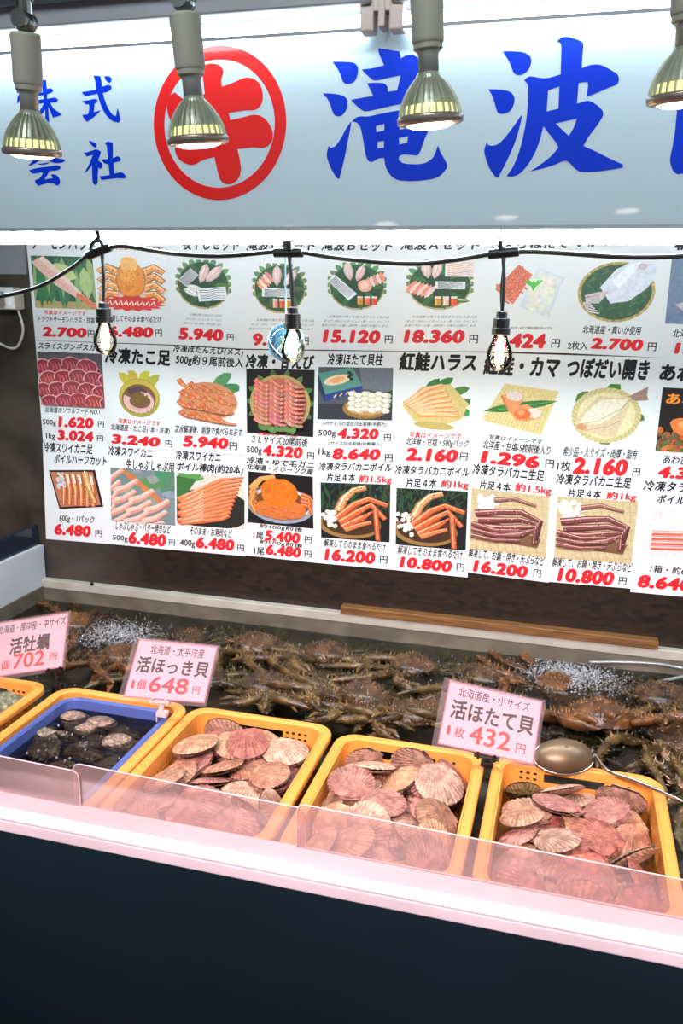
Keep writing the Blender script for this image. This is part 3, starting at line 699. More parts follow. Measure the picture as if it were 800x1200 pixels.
def pic_squid(p):
    p.ell(.5, .52, .48, .48, (186, 160, 96)); p.ell(.5, .52, .44, .44, (64, 96, 70))
    for k in range(90): 
        t = p.r.uniform(0, 6.28); f = math.sqrt(p.r.random())*.42; p.leaf(.5+f*math.cos(t), .52+f*math.sin(t), .13, .025, p.r.uniform(0, 3), p.mix((72, 116, 76), 22))
    for k in range(26):
        t = 2*PI*k/26; p.ell(.5+.46*math.cos(t), .52+.46*math.sin(t), .016, .018, p.mix((214, 190, 124), 12), 0, 8)
    p.poly([(.30, .44), (.48, .16), (.72, .02), (.98, .10), (.94, .34), (.86, .48), (.66, .66), (.44, .70)], (226, 230, 236))
    p.poly([(.44, .34), (.6, .12), (.76, .06), (.72, .2), (.52, .46)], (246, 248, 252)); p.ell(.80, .13, .06, .05, (206, 190, 196))
    for k in range(6): p.stroke([(.40-.02*k, .52+.03*k), (.26-.03*k, .54+.03*k), (.12+.01*k, .58+.05*k), (.16+.03*k, .66+.04*k)], .05, p.mix((212, 204, 204), 10), .02)
    for k in range(4): p.stroke([(.30, .56+.03*k), (.16, .60+.04*k)], .008, (150, 140, 146))
def pic_meat(p):
    p.rect(0, 0, 1, 1, (92, 84, 88))
    for k in range(60): p.ell(p.r.random(), p.r.random()*.3, .02, .01, p.mix((112, 104, 106), 12), 0, 6)
    p.ell(.55, .62, .62, .46, (150, 146, 142)); p.ell(.55, .60, .58, .44, (128, 52, 56))
    for j in range(4):
        for k in range(5-(j == 0)):
            x = .08+.23*k+.10*(j % 2); y = .16+.22*j+.03*abs(k-2); c = p.mix((152, 56, 62), 12)
            p.ell(x, y+.06, .17, .15, (222, 176, 170), .3, 20, .05); p.ell(x, y+.065, .155, .135, c, .3, 20, .05); p.ell(x-.03, y+.08, .08, .07, p.shade(c, 1.12), .3, 14, .1)
            for m in range(3): p.stroke([(x-.1+.06*m, y), (x-.06+.05*m, y+.08), (x-.08+.07*m, y+.15)], .008, (214, 150, 146))
def pic_octopus(p):
    for t in (-2.4, -1.9, -1.2, -.7): p.leaf(.5+.34*math.cos(t), .42+.34*math.sin(t), .42, .2, t, p.mix((196, 186, 66), 14))
    p.ell(.5, .55, .42, .40, (172, 158, 62)); p.ell(.5, .52, .39, .35, (206, 176, 78)); p.ell(.5, .56, .34, .29, (120, 92, 50))
    P = [(.5+.27*math.cos(t), .60+.20*math.sin(t)) for t in [PI*1.15-i*.36 for i in range(15)]]
    p.stroke(P, .20, (136, 84, 92), .08); p.stroke([(x, y+.015) for x, y in P], .14, (222, 176, 160), .04)
    for i in range(0, 14):
        x, y = P[i]; p.ell(x, y+.05, .024, .026, (242, 214, 196), 0, 9); p.ell(x, y+.05, .011, .012, (170, 110, 100), 0, 7)
    p.stroke([(.3, .44), (.5, .36), (.66, .42)], .12, (92, 62, 78), .06)
def pic_prawns(p):
    p.leaf(.72, .16, .5, .2, -.9, (92, 150, 96)); p.leaf(.86, .3, .4, .2, -.3, (70, 130, 80)); p.ell(.5, .6, .48, .40, (226, 214, 196)); p.ell(.5, .57, .46, .37, (214, 140, 100))
    for j in range(4):
        for k in range(4): p.prawn(.18+.19*k+.05*(j % 2), .26+.19*j+.03*k, .34, .35+p.r.uniform(-.2, .2), p.mix((228, 126, 78), 14))
    for k in range(10): p.stroke([(p.r.random()*.8+.1, p.r.random()*.6+.2), (p.r.random()*.8+.1, p.r.random()*.6+.2)], .006, (236, 160, 120))
def pic_amaebi(p):
    p.rect(0, 0, 1, 1, (26, 24, 26))
    for k in range(14): t = 2*PI*k/14; p.leaf(.5+.42*math.cos(t), .5+.40*math.sin(t), .22, .1, t, p.mix((84, 120, 70), 14))
    p.ell(.5, .52, .45, .44, (186, 160, 96)); p.ell(.5, .52, .40, .39, (120, 96, 60)); p.ell(.5, .5, .39, .37, (200, 110, 92))
    for k in range(3):
        for j in range(10): p.prawn(.27+.23*k, .20+.065*j, .29, .25+.05*k, p.mix((226, 132, 112), 16))
    for k in range(6): p.leaf(.28+.09*k, .90, .16, .07, k, (96, 134, 74))
def pic_hotate(p):
    p.rect(0, 0, 1, 1, (84, 86, 92)); p.rect(0, .7, 1, 1, (54, 54, 58)); p.poly([(.55, 0), (1, 0), (1, .5), (.6, .4)], (112, 114, 120))
    p.poly([(.0, .12), (.46, .0), (.60, .34), (.10, .52)], (92, 146, 128)); p.poly([(.0, .12), (.10, .52), (.10, .66), (0, .4)], (40, 52, 84)); p.poly([(.10, .52), (.60, .34), (.58, .46), (.10, .66)], (52, 66, 132))
    p.ell(.26, .24, .19, .09, (236, 206, 170), -.35); p.ell(.26, .24, .11, .05, (240, 170, 110), -.35)
    for k in range(4): p.stroke([(.22+.08*k, .58-.03*k), (.25+.08*k, .52-.03*k)], .02, (226, 200, 90)); p.ell(.42+.03*(k % 2), .10+.04*k, .028, .03, (48, 52, 44), 0, 9)
    p.ell(.64, .78, .30, .20, (150, 110, 56)); p.ell(.66, .74, .28, .17, (196, 150, 84)); p.leaf(.92, .6, .4, .16, -1.2, (40, 70, 44))
    for k in range(24): p.ell(.46+.09*(k % 6)+.02*p.r.random(), .50+.095*(k//6)+.03*(k % 2), .058, .055, p.shade(p.mix((238, 224, 196), 8), .9), 0, 14, .05); p.ell(.455+.09*(k % 6), .49+.095*(k//6)+.03*(k % 2), .045, .040, p.mix((244, 234, 210), 6), 0, 12, .05)
def pic_harasu(p):
    for x, y, t in ((.62, .12, -.7), (.84, .26, -.4), (.92, .48, -.2), (.95, .66, .1), (.45, .16, -.9)): p.leaf(x, y, .3, .15, t, p.mix((70, 128, 60), 14))
    p.poly([(.02, .55), (.3, .2), (.7, .14), (.98, .5), (.9, .78), (.5, .98), (.2, .84)], (214, 190, 120)); p.ell(.5, .92, .3, .07, (196, 168, 98), .1)
    for k in range(7):
        x0 = .06+.035*k; y0 = .52+.05*k-.02*k; p.stroke([(x0, y0+.02), (.34+.05*k, .26+.075*k), (.60+.045*k, .16+.095*k)], .115, (232, 148, 92), .06); p.stroke([(x0, y0), (.34+.05*k, .245+.075*k), (.58+.045*k, .15+.095*k)], .06, (250, 200, 152), .03)
def pic_kama(p):
    p.poly([(.28, .02), (.98, .12), (.80, .98), (.02, .78)], (226, 204, 142))
    for k in range(18): p.stroke([(.29+.036*k, .05+.005*k), (.06+.042*k, .78+.011*k)], .006, (202, 178, 112))
    p.leaf(.5, .45, 1.0, .17, -.30, (56, 120, 58)); p.stroke([(.06, .6), (.94, .31)], .012, (120, 170, 96))
    p.poly([(.25, .26), (.36, .2), (.52, .22), (.54, .34), (.48, .44), (.58, .40), (.74, .52), (.76, .64), (.60, .74), (.46, .72), (.36, .56), (.28, .40)], (240, 150, 96))
    p.ell(.42, .26, .11, .09, (228, 206, 196), .3, 14, .08); p.ell(.68, .56, .1, .10, (236, 212, 200), .6, 14, .08); p.ell(.54, .60, .11, .10, (236, 112, 56)); p.ell(.52, .57, .05, .05, (248, 160, 100)); p.stroke([(.25, .26), (.36, .56)], .02, (226, 110, 70))
def pic_fish(p):
    for x, y, t in ((.14, .24, 2.2), (.54, .06, -1.4), (.86, .52, .4), (.48, .94, 1.4)): p.leaf(x, y, .26, .18, t, p.mix((84, 128, 50), 10))
    p.ell(.47, .52, .46, .46, (218, 200, 142)); 
    for k in range(40): t = 2*PI*k/40; p.stroke([(.47+.40*math.cos(t), .52+.40*math.sin(t)), (.47+.46*math.cos(t+.12), .52+.46*math.sin(t+.12))], .012, (190, 168, 104))
    p.ell(.47, .52, .38, .38, (234, 220, 170))
    p.poly([(.70, .22), (.84, .12), (.98, .02), (.97, .16), (1., .24), (.84, .26)], (164, 130, 118))
    p.poly([(.06, .66), (.2, .40), (.36, .20), (.56, .22), (.78, .20), (.74, .44), (.66, .74), (.62, .88), (.40, .86), (.2, .80)], (222, 200, 160))
    p.poly([(.12, .66), (.24, .42), (.40, .26), (.74, .24), (.60, .5), (.4, .66)], (240, 228, 202)); p.stroke([(.1, .68), (.36, .62), (.66, .40), (.76, .24)], .014, (202, 172, 126)); p.stroke([(.2, .78), (.5, .70), (.66, .6)], .012, (204, 150, 110)); p.ell(.16, .72, .07, .05, (214, 150, 110), .4)
def pic_awabi(p):
    p.rect(0, 0, 1, 1, (36, 28, 26))
    for k in range(46): p.ell(p.r.random(), .62+.36*p.r.random(), .07, .05, p.mix((206, 98, 40), 34), p.r.random()*3, 10, .2)
    for k in range(26): p.ell(p.r.random()*.4, .7+.3*p.r.random(), .05, .03, p.mix((104, 88, 54), 24), p.r.random()*3, 9, .2)
    p.ell(.5, .62, .34, .16, (226, 120, 60), .2, 18, .1); p.ell(.5, .60, .24, .09, (236, 160, 90), .2)
def pic_tray(p):
    p.poly([(.0, .06), (.86, .0), (1, .86), (.18, .98)], (40, 34, 34)); p.poly([(.03, .10), (.82, .05), (.95, .82), (.2, .93)], (198, 120, 84))
    for k in range(6):
        x = .22+.11*k; p.legseg([(x, .14), (x+.06, .5), (x+.05, .88)], .12, (226, 126, 72), (250, 206, 160))
        p.stroke([(x+.02, .14), (x+.04, .34)], .05, (244, 226, 206))
    for k in range(22): p.ell(.17+.14*p.r.random(), .12+.36*p.r.random(), .03, .035, p.mix((206, 206, 206), 26), 0, 9, .2)
    p.legseg([(.68, .06), (.74, .4), (.86, .78)], .14, (236, 160, 96), (252, 226, 180))
def pic_legs_pink(p):
    p.rect(0, 0, 1, 1, (120, 136, 132)); 
    for k in range(8): p.leaf(.6+.4*p.r.random(), .1+.3*p.r.random(), .5, .2, p.r.random()*3, p.mix((86, 128, 92), 16))
    for k in range(9): p.ell(.9*p.r.random()+.1, p.r.random()*.6, .1, .08, p.mix((140, 150, 152), 16), 0, 9, .2)
    for k in range(6): p.stroke([(.16+.11*k, .02+.1*k), (.40+.1*k, .16+.1*k)], .09, p.mix((206, 120, 70), 12), .05)
    for j in range(4):
        for k in range(4):
            x, y = .0+.24*k-.04*j, .10+.21*j+.17*k; p.stroke([(x-.2, y+.17), (x, y+.09), (x+.2, y-.08)], .15, (226, 150, 128), .06); p.stroke([(x-.2, y+.14), (x, y+.06), (x+.18, y-.09)], .085, (246, 196, 178), .04)
def pic_legs(p):
    p.rect(0, 0, 1, 1, (214, 208, 190)); p.ell(.5, .66, .6, .4, (40, 40, 34)); p.leaf(.1, .12, .5, .22, -.2, (70, 124, 60)); p.leaf(.22, .04, .4, .2, .2, (96, 146, 76)); p.poly([(0, .06), (.3, .1), (.1, .5), (0, .6)], (62, 108, 56))
    for k in range(11):
        y = .16+.075*k; x = .05*(k % 3)
        p.stroke([(.0+x, .52+.045*k), (.34+x*.5, .30+.06*k), (.66, .08+.075*k), (.98-.02*k, .0+.075*k)], .10, (206, 92, 50), .05); p.stroke([(.02+x, .50+.045*k), (.34+x*.5, .28+.06*k), (.66, .065+.075*k), (.96-.02*k, -.01+.075*k)], .06, (238, 140, 96), .03)
        p.stroke([(.1+x, .44+.05*k), (.4, .23+.06*k)], .014, (250, 196, 160))
def pic_kegani(p):
    p.rect(0, 0, 1, 1, (26, 22, 24)); p.ell(.5, .60, .52, .36, (150, 156, 164)); p.ell(.5, .57, .47, .31, (214, 214, 216)); p.ell(.5, .58, .44, .27, (120, 70, 40))
    for k in range(4):
        p.legseg([(.16-.02*k, .16+.1*k), (.04, .3+.1*k), (.12, .5+.1*k)], .10, (216, 126, 62), (246, 182, 112)); p.legseg([(.82, .36+.07*k), (.94, .40+.06*k), (1, .5+.08*k)], .10, (206, 90, 50), (240, 170, 110))
    p.stroke([(.06, .30), (.2, .12), (.42, .06)], .10, (236, 160, 90), .08); p.ell(.5, .68, .40, .20, (206, 112, 52), 0, 20, .06); p.ell(.48, .36, .29, .27, (222, 110, 30), 0, 20, .06)
    for k in range(100):
        t = p.r.uniform(0, 6.28); f = math.sqrt(p.r.random()); p.ell(.48+.27*f*math.cos(t), .36+.25*f*math.sin(t), .020, .020, p.mix((236, 122, 34), 24), 0, 7)
    for k in range(40): p.ell(.2+.6*p.r.random(), .64+.18*p.r.random(), .022, .018, p.mix((214, 122, 64), 22), 0, 7)
def pic_taraba(p):
    p.rect(0, 0, 1, 1, (28, 30, 28))
    for k in range(90): p.leaf(p.r.random(), .45*p.r.random(), .16, .03, p.r.uniform(-2, -.6), p.mix((46, 74, 50), 16))
    p.ell(.42, .72, .46, .26, (150, 112, 62)); p.ell(.44, .69, .42, .23, (66, 46, 30))
    for k in range(24): p.ell(.16+p.r.gauss(0, .055), .60+p.r.gauss(0, .08), .035, .04, p.mix((236, 222, 206), 14), 0, 9, .2)
    o, h = (216, 96, 54), (250, 176, 130)
    p.legseg([(.26, .50), (.34, .28), (.48, .12), (.66, .06)], .15, (226, 150, 96), (252, 226, 190))
    p.legseg([(.24, .62), (.50, .36), (.70, .26), (.97, .36)], .13, o, h); p.legseg([(.28, .70), (.56, .48), (.74, .36), (.94, .60)], .13, o, h); p.legseg([(.32, .78), (.60, .60), (.80, .46), (.84, .98)], .13, o, h); p.legseg([(.36, .82), (.58, .72), (.74, .66)], .10, (226, 120, 70), h)
def pic_raw(p):
    p.rect(0, 0, 1, 1, (206, 184, 140))
    for k in range(14): p.stroke([(-.2+.1*k, 0), (.1+.1*k, 1)], .010, (186, 162, 116)); 
    for k in range(7): p.stroke([(0, .1+.15*k), (1, .02+.15*k)], .006, (184, 160, 112))
    p.poly([(.02, .64), (.4, .82), (.88, .86), (.92, .7), (.3, .5)], (120, 88, 62))
    for k in range(26): p.ell(.17+p.r.gauss(0, .075), .20+p.r.gauss(0, .08), .04, .045, p.mix((238, 232, 224), 10), 0, 9, .2)
    o, h = (126, 66, 62), (214, 168, 156)
    p.legseg([(.30, .16), (.55, .10), (.84, .18)], .09, (150, 96, 80), h)
    for k in range(4): p.legseg([(.06+.04*k, .40+.10*k), (.40, .33+.13*k), (.66, .30+.12*k), (.90-.02*k, .42+.05*k), (.84, .80)], .12, o, h)
    for k in range(3): p.legseg([(.02, .56+.1*k), (.34, .64+.08*k), (.66, .60+.08*k)], .08, (140, 82, 72), h)
def pic_tray2(p):
    p.poly([(.10, .0), (1, .0), (1, .92), (.0, .98)], (214, 216, 222)); p.poly([(.14, .04), (1, .04), (1, .84), (.06, .88)], (226, 214, 208))
    for k in range(20): p.ell(.2+.8*p.r.random(), .06+.34*p.r.random(), .09, .07, p.mix((236, 228, 216), 10), 0, 10, .2)
    for k in range(4): p.stroke([(.12, .50+.10*k), (.5, .47+.10*k), (1, .46+.10*k)], .09, (226, 92, 72), .09); p.stroke([(.12, .485+.10*k), (.5, .455+.10*k), (1, .445+.10*k)], .035, (250, 196, 180), .03)
def pic_iced(p):
    p.rect(0, 0, 1, 1, (120, 136, 160)); p.poly([(.1, .7), (.6, .5), (1, .6), (1, .9), (.4, .95)], (206, 196, 188)); p.poly([(.2, .72), (.6, .58), (1, .66), (.9, .8)], (150, 96, 70))

PK_ = 'price posters on the wall'
LINES = ((1, .0), )
def poster(row, col, px, items, label, up=0.0):
    """px: tl, tr, br, bl corners in the photograph; items placed by their boxes on the sheet"""
    y = WY-.0012-.0009*((col + row) % 2)-.0006*row
    if row == 2: y -= .0006
    q = Quad(*[aty(a, b, y) for a, b in px])
    (ax, ay), (bx_, by), (cx_, cy_), (dx, dy) = px
    def uv(x, yy):
        u = v = .5
        for _ in range(6):
            l = (ax+(dx-ax)*v, ay+(dy-ay)*v); r = (bx_+(cx_-bx_)*v, by+(cy_-by)*v); u = (x-l[0])/(r[0]-l[0])
            t = ay+(by-ay)*u; b = dy+(cy_-dy)*u; v = (yy-t)/(b-t)
        return u, v
    def box(x0, y0, x1, y1):
        xm, ym = (x0+x1)/2, (y0+y1)/2
        return uv(x0, ym)[0], uv(x1, ym)[0], uv(xm, y0)[1], uv(xm, y1)[1]
    P = thing('price_poster', label, 'poster', q.at(.5, 1), PK_)
    mb = MB(); q.sheet(mb, -.008, 1.008, -up, 1.006); obj('sheet', mb, paper, P, world=True)
    for it in items:
        k = it[0]
        if k == 'p':
            pc = Pic(row*17+col*3); it[1](pc); pc.build('printed_photo', q, *box(*it[2]), P)
        else:
            m = {'b': black_i, 'r': red_i, 'g': grey_i, 'o': orange_i}[it[3] if len(it) > 3 else 'b']
            big = it[4] if len(it) > 4 else .03
            nm = {'t': 'title', 'n': 'note', '$': 'price', 'y': 'yen_sign'}[k]
            q.text(nm, it[1], *box(*it[2]), m, P, bold=big, shear=.04 if k == '$' else .02)
T_, N_, D_ = .055, .022, .075
def t(s, *b): return ('t', s, b, 'b', T_ if b[3]-b[1] > 15 else .035)
def n(s, *b): return ('n', s, b, 'b', N_)
def nr(s, *b): return ('n', s, b, 'r', N_)
def d(s, *b): return ('$', s, b, 'r', D_)
def yen(x, y, w=9): return ('y', '円', (x, y, x+w, y+w*1.02), 'b', .02)
def pp(f, *b): return ('p', f, b)
fine = [('・北海道産の魚介を詰め合わせた人気の品', 0), ('ほっけ・かれい・いか・にしん・鮭・つぶ・たらこ入り', 1), ('発泡スチロール箱・送料別・冷凍でお届けします。', 2)]
def fine_at(x0, y0, x1, dy=5.2): return [('n', s, (x0+(6-3*i), y0+dy*i, x1-2, y0+dy*i+3), 'g', .0) for s, i in fine]
W0 = 'white poster, '
poster(0, 0, ((31, 279), (109.5, 281), (121, 400.5), (42, 398)), [t('サーモンハラス', 35, 278, 113, 292.5), pp(pic_salmon, 39, 300, 111, 361), nr('写真はイメージです', 52, 363.5, 101, 368.5), n('トラウトサーモンハラス・甘塩', 45, 370.5, 111, 377.5), d('2.700', 50, 383, 102, 395), yen(103, 387, 8)], 'poster of a salmon strip on green leaves, priced 2.700, top left', .25)
poster(0, 1, ((109.5, 281), (195, 282), (199, 403), (121, 400.5)), [n('調理済・かに味噌もたっぷり', 120, 278.5, 192, 282), nr('ボイル済', 129, 289, 150, 293), n('（オス・冷凍）', 158, 289, 190, 294), pp(pic_crab, 114, 301, 195, 365), n('解凍してそのまま食べるだけ', 126, 369, 189, 377), d('6.480', 127, 382, 180, 395), yen(182, 386, 8)], 'poster of a whole orange crab with red burst, priced 6.480, top row', .25)
poster(0, 2, ((195, 282), (281, 283), (286, 408), (199, 403)), [t('一夜干しセット', 203, 279, 280, 293), pp(pic_dry, 206, 304, 271, 362), *fine_at(216, 367, 262), d('5.940', 210, 384, 262, 399), yen(266, 391, 8)], 'poster of mixed dried fish on a round plate, priced 5.940, top row', .25)
poster(0, 3, ((281, 283), (374, 284), (374, 409), (286, 408)), [t('滝波Ｃセット', 289, 280, 369, 294), pp(pic_set_c, 296, 308, 360, 367), *fine_at(292, 373, 370), d('9.180', 296, 390, 350, 405.5), yen(353, 395, 9)], 'poster of a seafood plate, price half hidden by the blue float, top row', .25)
poster(0, 4, ((374, 284), (466, 285), (465, 410.5), (374, 409)), [t('滝波Ｂセット', 377, 281, 460, 294), pp(pic_set_b, 384, 307, 453, 363), *fine_at(377, 369, 458), d('15.120', 379, 386, 446, 402), yen(451, 393, 9)], 'poster of a round seafood plate, priced 15.120, top row', .25)
poster(0, 5, ((466, 285), (567, 285), (564, 411), (465, 410.5)), [t('滝波Ａセット', 470, 281, 562, 293), pp(pic_set_a, 476, 304, 555, 363), *fine_at(474, 369, 561), d('18.360', 474, 386, 545, 402), yen(550, 392, 10)], 'poster of a round seafood plate with a packet, priced 18.360, top row', .25)
poster(0, 6, ((567, 285), (668, 283), (662, 413), (564, 411)), [t('甘えびほたて', 575, 278, 666, 292), pp(pic_packs, 580, 308, 661, 373), n('甘えび・ほたて貝柱の詰め合わせです。', 598, 382, 648, 385.5), d('5.424', 578, 390, 640, 408), yen(646, 397, 10)], 'poster of two packs of prawns and scallop meat, behind the rightmost hanging bulb', .25)
poster(0, 7, ((668, 283), (784, 277), (769, 418), (662, 413)), [t('いかの一夜干し', 676, 274, 774, 288), pp(pic_squid, 675, 303, 770, 377), n('北海道産・真いか使用', 683, 381, 751, 391), n('2枚入', 665, 400, 689, 410), d('2.700', 693, 396, 754, 410), yen(759, 401, 10)], 'poster of a pale squid on a green basket plate, priced 2.700, top row', .25)
poster(0, 8, ((784, 277), (900, 276), (880, 424), (769, 418)), [t('朝いか刺身', 791, 276, 890, 293), pp(pic_iced, 783, 303, 880, 380), n('北海道産・朝いか', 788, 386, 860, 396), d('1.080', 791, 402, 850, 416), yen(856, 406, 10)], 'poster in the top row cut by the right edge, above the abalone poster', .25)
poster(1, 0, ((42, 399), (121, 402), (128, 522), (51, 518)), [t('スライスジンギスカン', 45, 402, 119, 410), pp(pic_meat, 46, 413, 121, 475), n('北海道のソウルフード NO.1', 53, 477, 117, 484), n('500g', 50, 491, 66, 499), d('1.620', 69, 488, 110, 501), yen(115, 493, 7), n('1kg', 54, 507, 65, 516), d('3.024', 68, 504, 110, 517), yen(114, 510, 7)], 'poster of sliced red meat, priced 1.620 and 3.024, leftmost in the middle row')
poster(1, 1, ((121, 402), (203, 405), (205, 528), (128, 522)), [t('冷凍たこ足', 123, 408, 200, 427), pp(pic_octopus, 135, 434, 192, 491), nr('写真はイメージです', 139, 491, 188, 497), n('北海道産・たこ足(1本・冷凍)', 130, 498, 199, 507), d('3.240', 131, 510, 188, 522), yen(194, 516, 8)], 'poster of a curled octopus leg in a golden leaf dish, priced 3.240, middle row')
poster(1, 2, ((203, 405), (286, 410), (288, 533), (205, 528)), [t('冷凍ぼたんえび(メス)', 203, 406, 285, 416), t('500g約９尾前後入', 206, 417, 285, 430), pp(pic_prawns, 207, 435, 281, 495), n('流水解凍後、刺身で食べられます', 205, 499, 284, 509), d('5.940', 215, 511, 268, 525), yen(269, 518, 9)], 'poster of red prawns on a round plate with green leaf, priced 5.940, middle row')
poster(1, 3, ((286, 410), (373, 411), (370, 540), (287.5, 533)), [t('冷凍・甘えび', 288, 415, 368, 432), pp(pic_amaebi, 289, 432, 368, 509), nr('写真はイメージです', 302, 506.5, 350, 511), n('３Ｌサイズ20尾前後', 295, 511, 361, 521), n('500g', 289, 523, 307, 533), d('4.320', 308, 522, 355, 536), yen(360, 530, 8)], 'poster of a basket of pink prawns on black, priced 4.320, below the glass float')
poster(1, 4, ((373, 411), (464, 412), (461, 542), (370, 540)), [t('冷凍ほたて貝柱', 384, 414, 449, 428), pp(pic_hotate, 372.5, 430, 460, 491), n('S-Mサイズの混合15玉前後(半割れ)', 378, 493, 453, 499), n('500g', 373, 503, 394, 512), d('4.320', 396, 501, 444, 514), yen(450, 508, 8), n('Lサイズ20玉前後(化粧箱入)', 385, 517, 447, 522), n('1kg', 373, 525, 388, 535), d('8.640', 390, 525, 446, 539), yen(451, 532, 9)], 'poster of scallop meat and gift box on grey, priced 8.640, middle row')
poster(1, 5, ((464, 412), (564, 413), (552, 546), (461, 542)), [t('紅鮭ハラス', 468, 413, 559, 435), pp(pic_harasu, 470, 440, 551, 503), nr('写真はイメージです', 480, 506, 541, 513), n('北洋産・甘塩・500gパック', 476, 513, 549, 524), d('2.160', 476, 525, 537, 541), yen(539, 530, 9)], 'poster of orange salmon belly slices with green leaves, priced 2.160, middle row')
poster(1, 6, ((564, 413), (660, 416), (648.5, 556), (552, 545)), [t('紅鮭・カマ', 567, 416, 656, 441), pp(pic_kama, 564, 448, 655, 508), n('写真はイメージです', 573, 511, 636, 517), n('北洋産・甘塩-5枚前後入り', 566, 518, 645, 529), d('1.296', 564, 530, 633, 546), yen(639, 538, 10)], 'poster of a salmon collar on a bamboo mat, priced 1.296, middle row')
poster(1, 7, ((660, 416), (769, 419), (753, 561), (648.5, 556)), [t('つぼだい開き', 664, 420, 761, 444), pp(pic_fish, 669, 449, 758, 520), n('希少品・大サイズ・肉厚・脂有', 660, 524, 747, 536), n('1枚', 653, 540, 669, 552), d('2.160', 672, 536, 736, 557), yen(741, 548, 9)], 'poster of an opened pale fish on a woven plate, priced 2.160, middle row')
poster(1, 8, ((769, 419), (880, 424), (856, 568), (753, 561)), [t('あわび飯', 773, 427, 860, 448), pp(pic_awabi, 772, 455, 862, 530), ('n', 'あわび', (781, 460, 840, 474), 'o', .05), n('あわび柔らか煮', 777, 534, 850, 545), d('4.320', 771, 547, 835, 562), yen(840, 552, 10)], 'poster with dark photo of orange abalone, middle row, cut by right edge')
poster(2, 0, ((50.5, 519), (128, 522), (130, 637), (54.5, 631)), [t('冷凍スワイカニ足', 51, 519, 109, 531), t('ボイルハーフカット', 64, 533, 125, 544), pp(pic_tray, 58, 549, 121, 598), n('600g・1パック', 70, 603, 111, 613), d('6.480', 64, 614, 107, 628), yen(112, 621, 8)], 'poster of cut crab legs in a black tray, priced 6.480, bottom left')
poster(2, 1, ((128, 523), (205, 528), (206.5, 644), (130, 637)), [t('冷凍スワイカニ', 127, 524, 179, 535), t('生しゃぶしゃぶ用', 148, 539, 204, 551), pp(pic_legs_pink, 130, 550, 205, 612), n('しゃぶしゃぶ・バター焼きなど', 136, 612, 200, 623), n('500g', 132, 627, 150, 635), d('6.480', 151, 624, 195, 639), yen(198, 632, 7)], 'poster of pale pink crab legs with green leaves, priced 6.480, bottom row')
poster(2, 2, ((205, 529), (287.5, 534), (287, 651), (206.5, 644)), [t('冷凍スワイカニ', 206, 529, 259, 540), t('ボイル棒肉(約20本)', 207, 543, 285, 555), pp(pic_legs, 207, 556, 287, 617), n('そのまま・お寿司など', 223, 618, 272, 628), n('400g', 211, 632, 229, 642), d('6.480', 230, 630, 275, 644), yen(278, 638, 8)], 'poster of orange crab leg meat lined up, priced 6.480, bottom row')
poster(2, 3, ((287.5, 533.5), (370, 540), (371.5, 659), (287, 650)), [t('冷凍・ゆで毛ガニ', 289, 538, 368, 546), t('北海道・オホーツク産', 289, 546, 367, 553), pp(pic_kegani, 291, 555, 367, 615), n('約400g前後', 304, 615, 355, 621), n('1尾', 297, 623, 309, 631), d('5.400', 311, 622, 352, 635), yen(357, 628, 8), n('約500g前後', 304, 634, 355, 640), n('1尾', 298, 641, 310, 650), d('6.480', 312, 639, 353, 652), yen(357, 645, 8)], 'poster of a hairy crab with orange roe, priced 5.400 and 6.480, bottom row')
poster(2, 4, ((370, 541), (461, 542.5), (459, 667), (371.5, 659)), [t('冷凍タラバカニボイル', 374, 542, 459, 552), t('片足４本', 383, 554, 417, 564), ('t', '約1.5kg', (421, 556, 459, 567), 'r', .04), pp(pic_taraba, 376, 566, 457, 632), n('解凍してそのまま食べるだけ', 380, 633, 452, 643), d('16.200', 381, 644, 440, 659), yen(445, 651, 9)], 'poster of red king crab legs on black, priced 16.200, bottom row')
poster(2, 5, ((461, 543), (552, 546), (547, 676), (459, 667)), [t('冷凍タラバカニボイル', 463, 546, 550, 557), t('片足４本', 476, 560, 512, 571), ('t', '約1kg', (517, 562, 549, 573), 'r', .04), pp(pic_taraba, 464, 573, 547, 641), n('解凍してそのまま食べるだけ', 466, 641, 542, 652), d('10.800', 469, 654, 530, 668), yen(535, 660, 9)], 'poster of red king crab legs on black, priced 10.800, bottom row')
poster(2, 6, ((552, 546), (649, 556), (642, 682), (547, 670)), [t('冷凍タラバカニ生足', 554, 547, 638, 560), t('片足４本', 562, 564, 599, 574), ('t', '約1.5kg', (604, 567, 646, 579), 'r', .04), pp(pic_raw, 551, 576, 642, 648), n('解凍して、お鍋・焼き・天ぷらなど', 549, 646, 638, 658), d('16.200', 555, 659, 619, 674), yen(625, 667, 9)], 'poster of raw dark crab legs on a mat, priced 16.200, bottom row')
poster(2, 7, ((649, 556), (753, 562), (739, 689), (642, 681)), [t('冷凍タラバカニ生足', 652, 557, 740, 570), t('片足４本', 666, 573, 705, 583), ('t', '約1kg', (711, 576, 746, 587), 'r', .04), pp(pic_raw, 651, 584, 744, 657), n('解凍して、お鍋・焼き・天ぷらなど', 647, 655, 741, 667), d('10.800', 654, 667, 720, 684), yen(725, 676, 9)], 'poster of raw dark crab legs on a mat, priced 10.800, bottom row')
poster(2, 8, ((753, 562), (856, 568), (838, 702), (739, 693)), [t('冷凍タラバカニ', 754, 565, 846, 577), t('ボイルほぐし身', 770, 581, 848, 592), pp(pic_tray2, 752, 597, 850, 655), n('1箱・約600g', 762, 663, 820, 674), d('8.640', 747, 675, 812, 691), yen(818, 682, 10)], 'poster of pink crab meat in white tray, bottom row, cut by right edge')

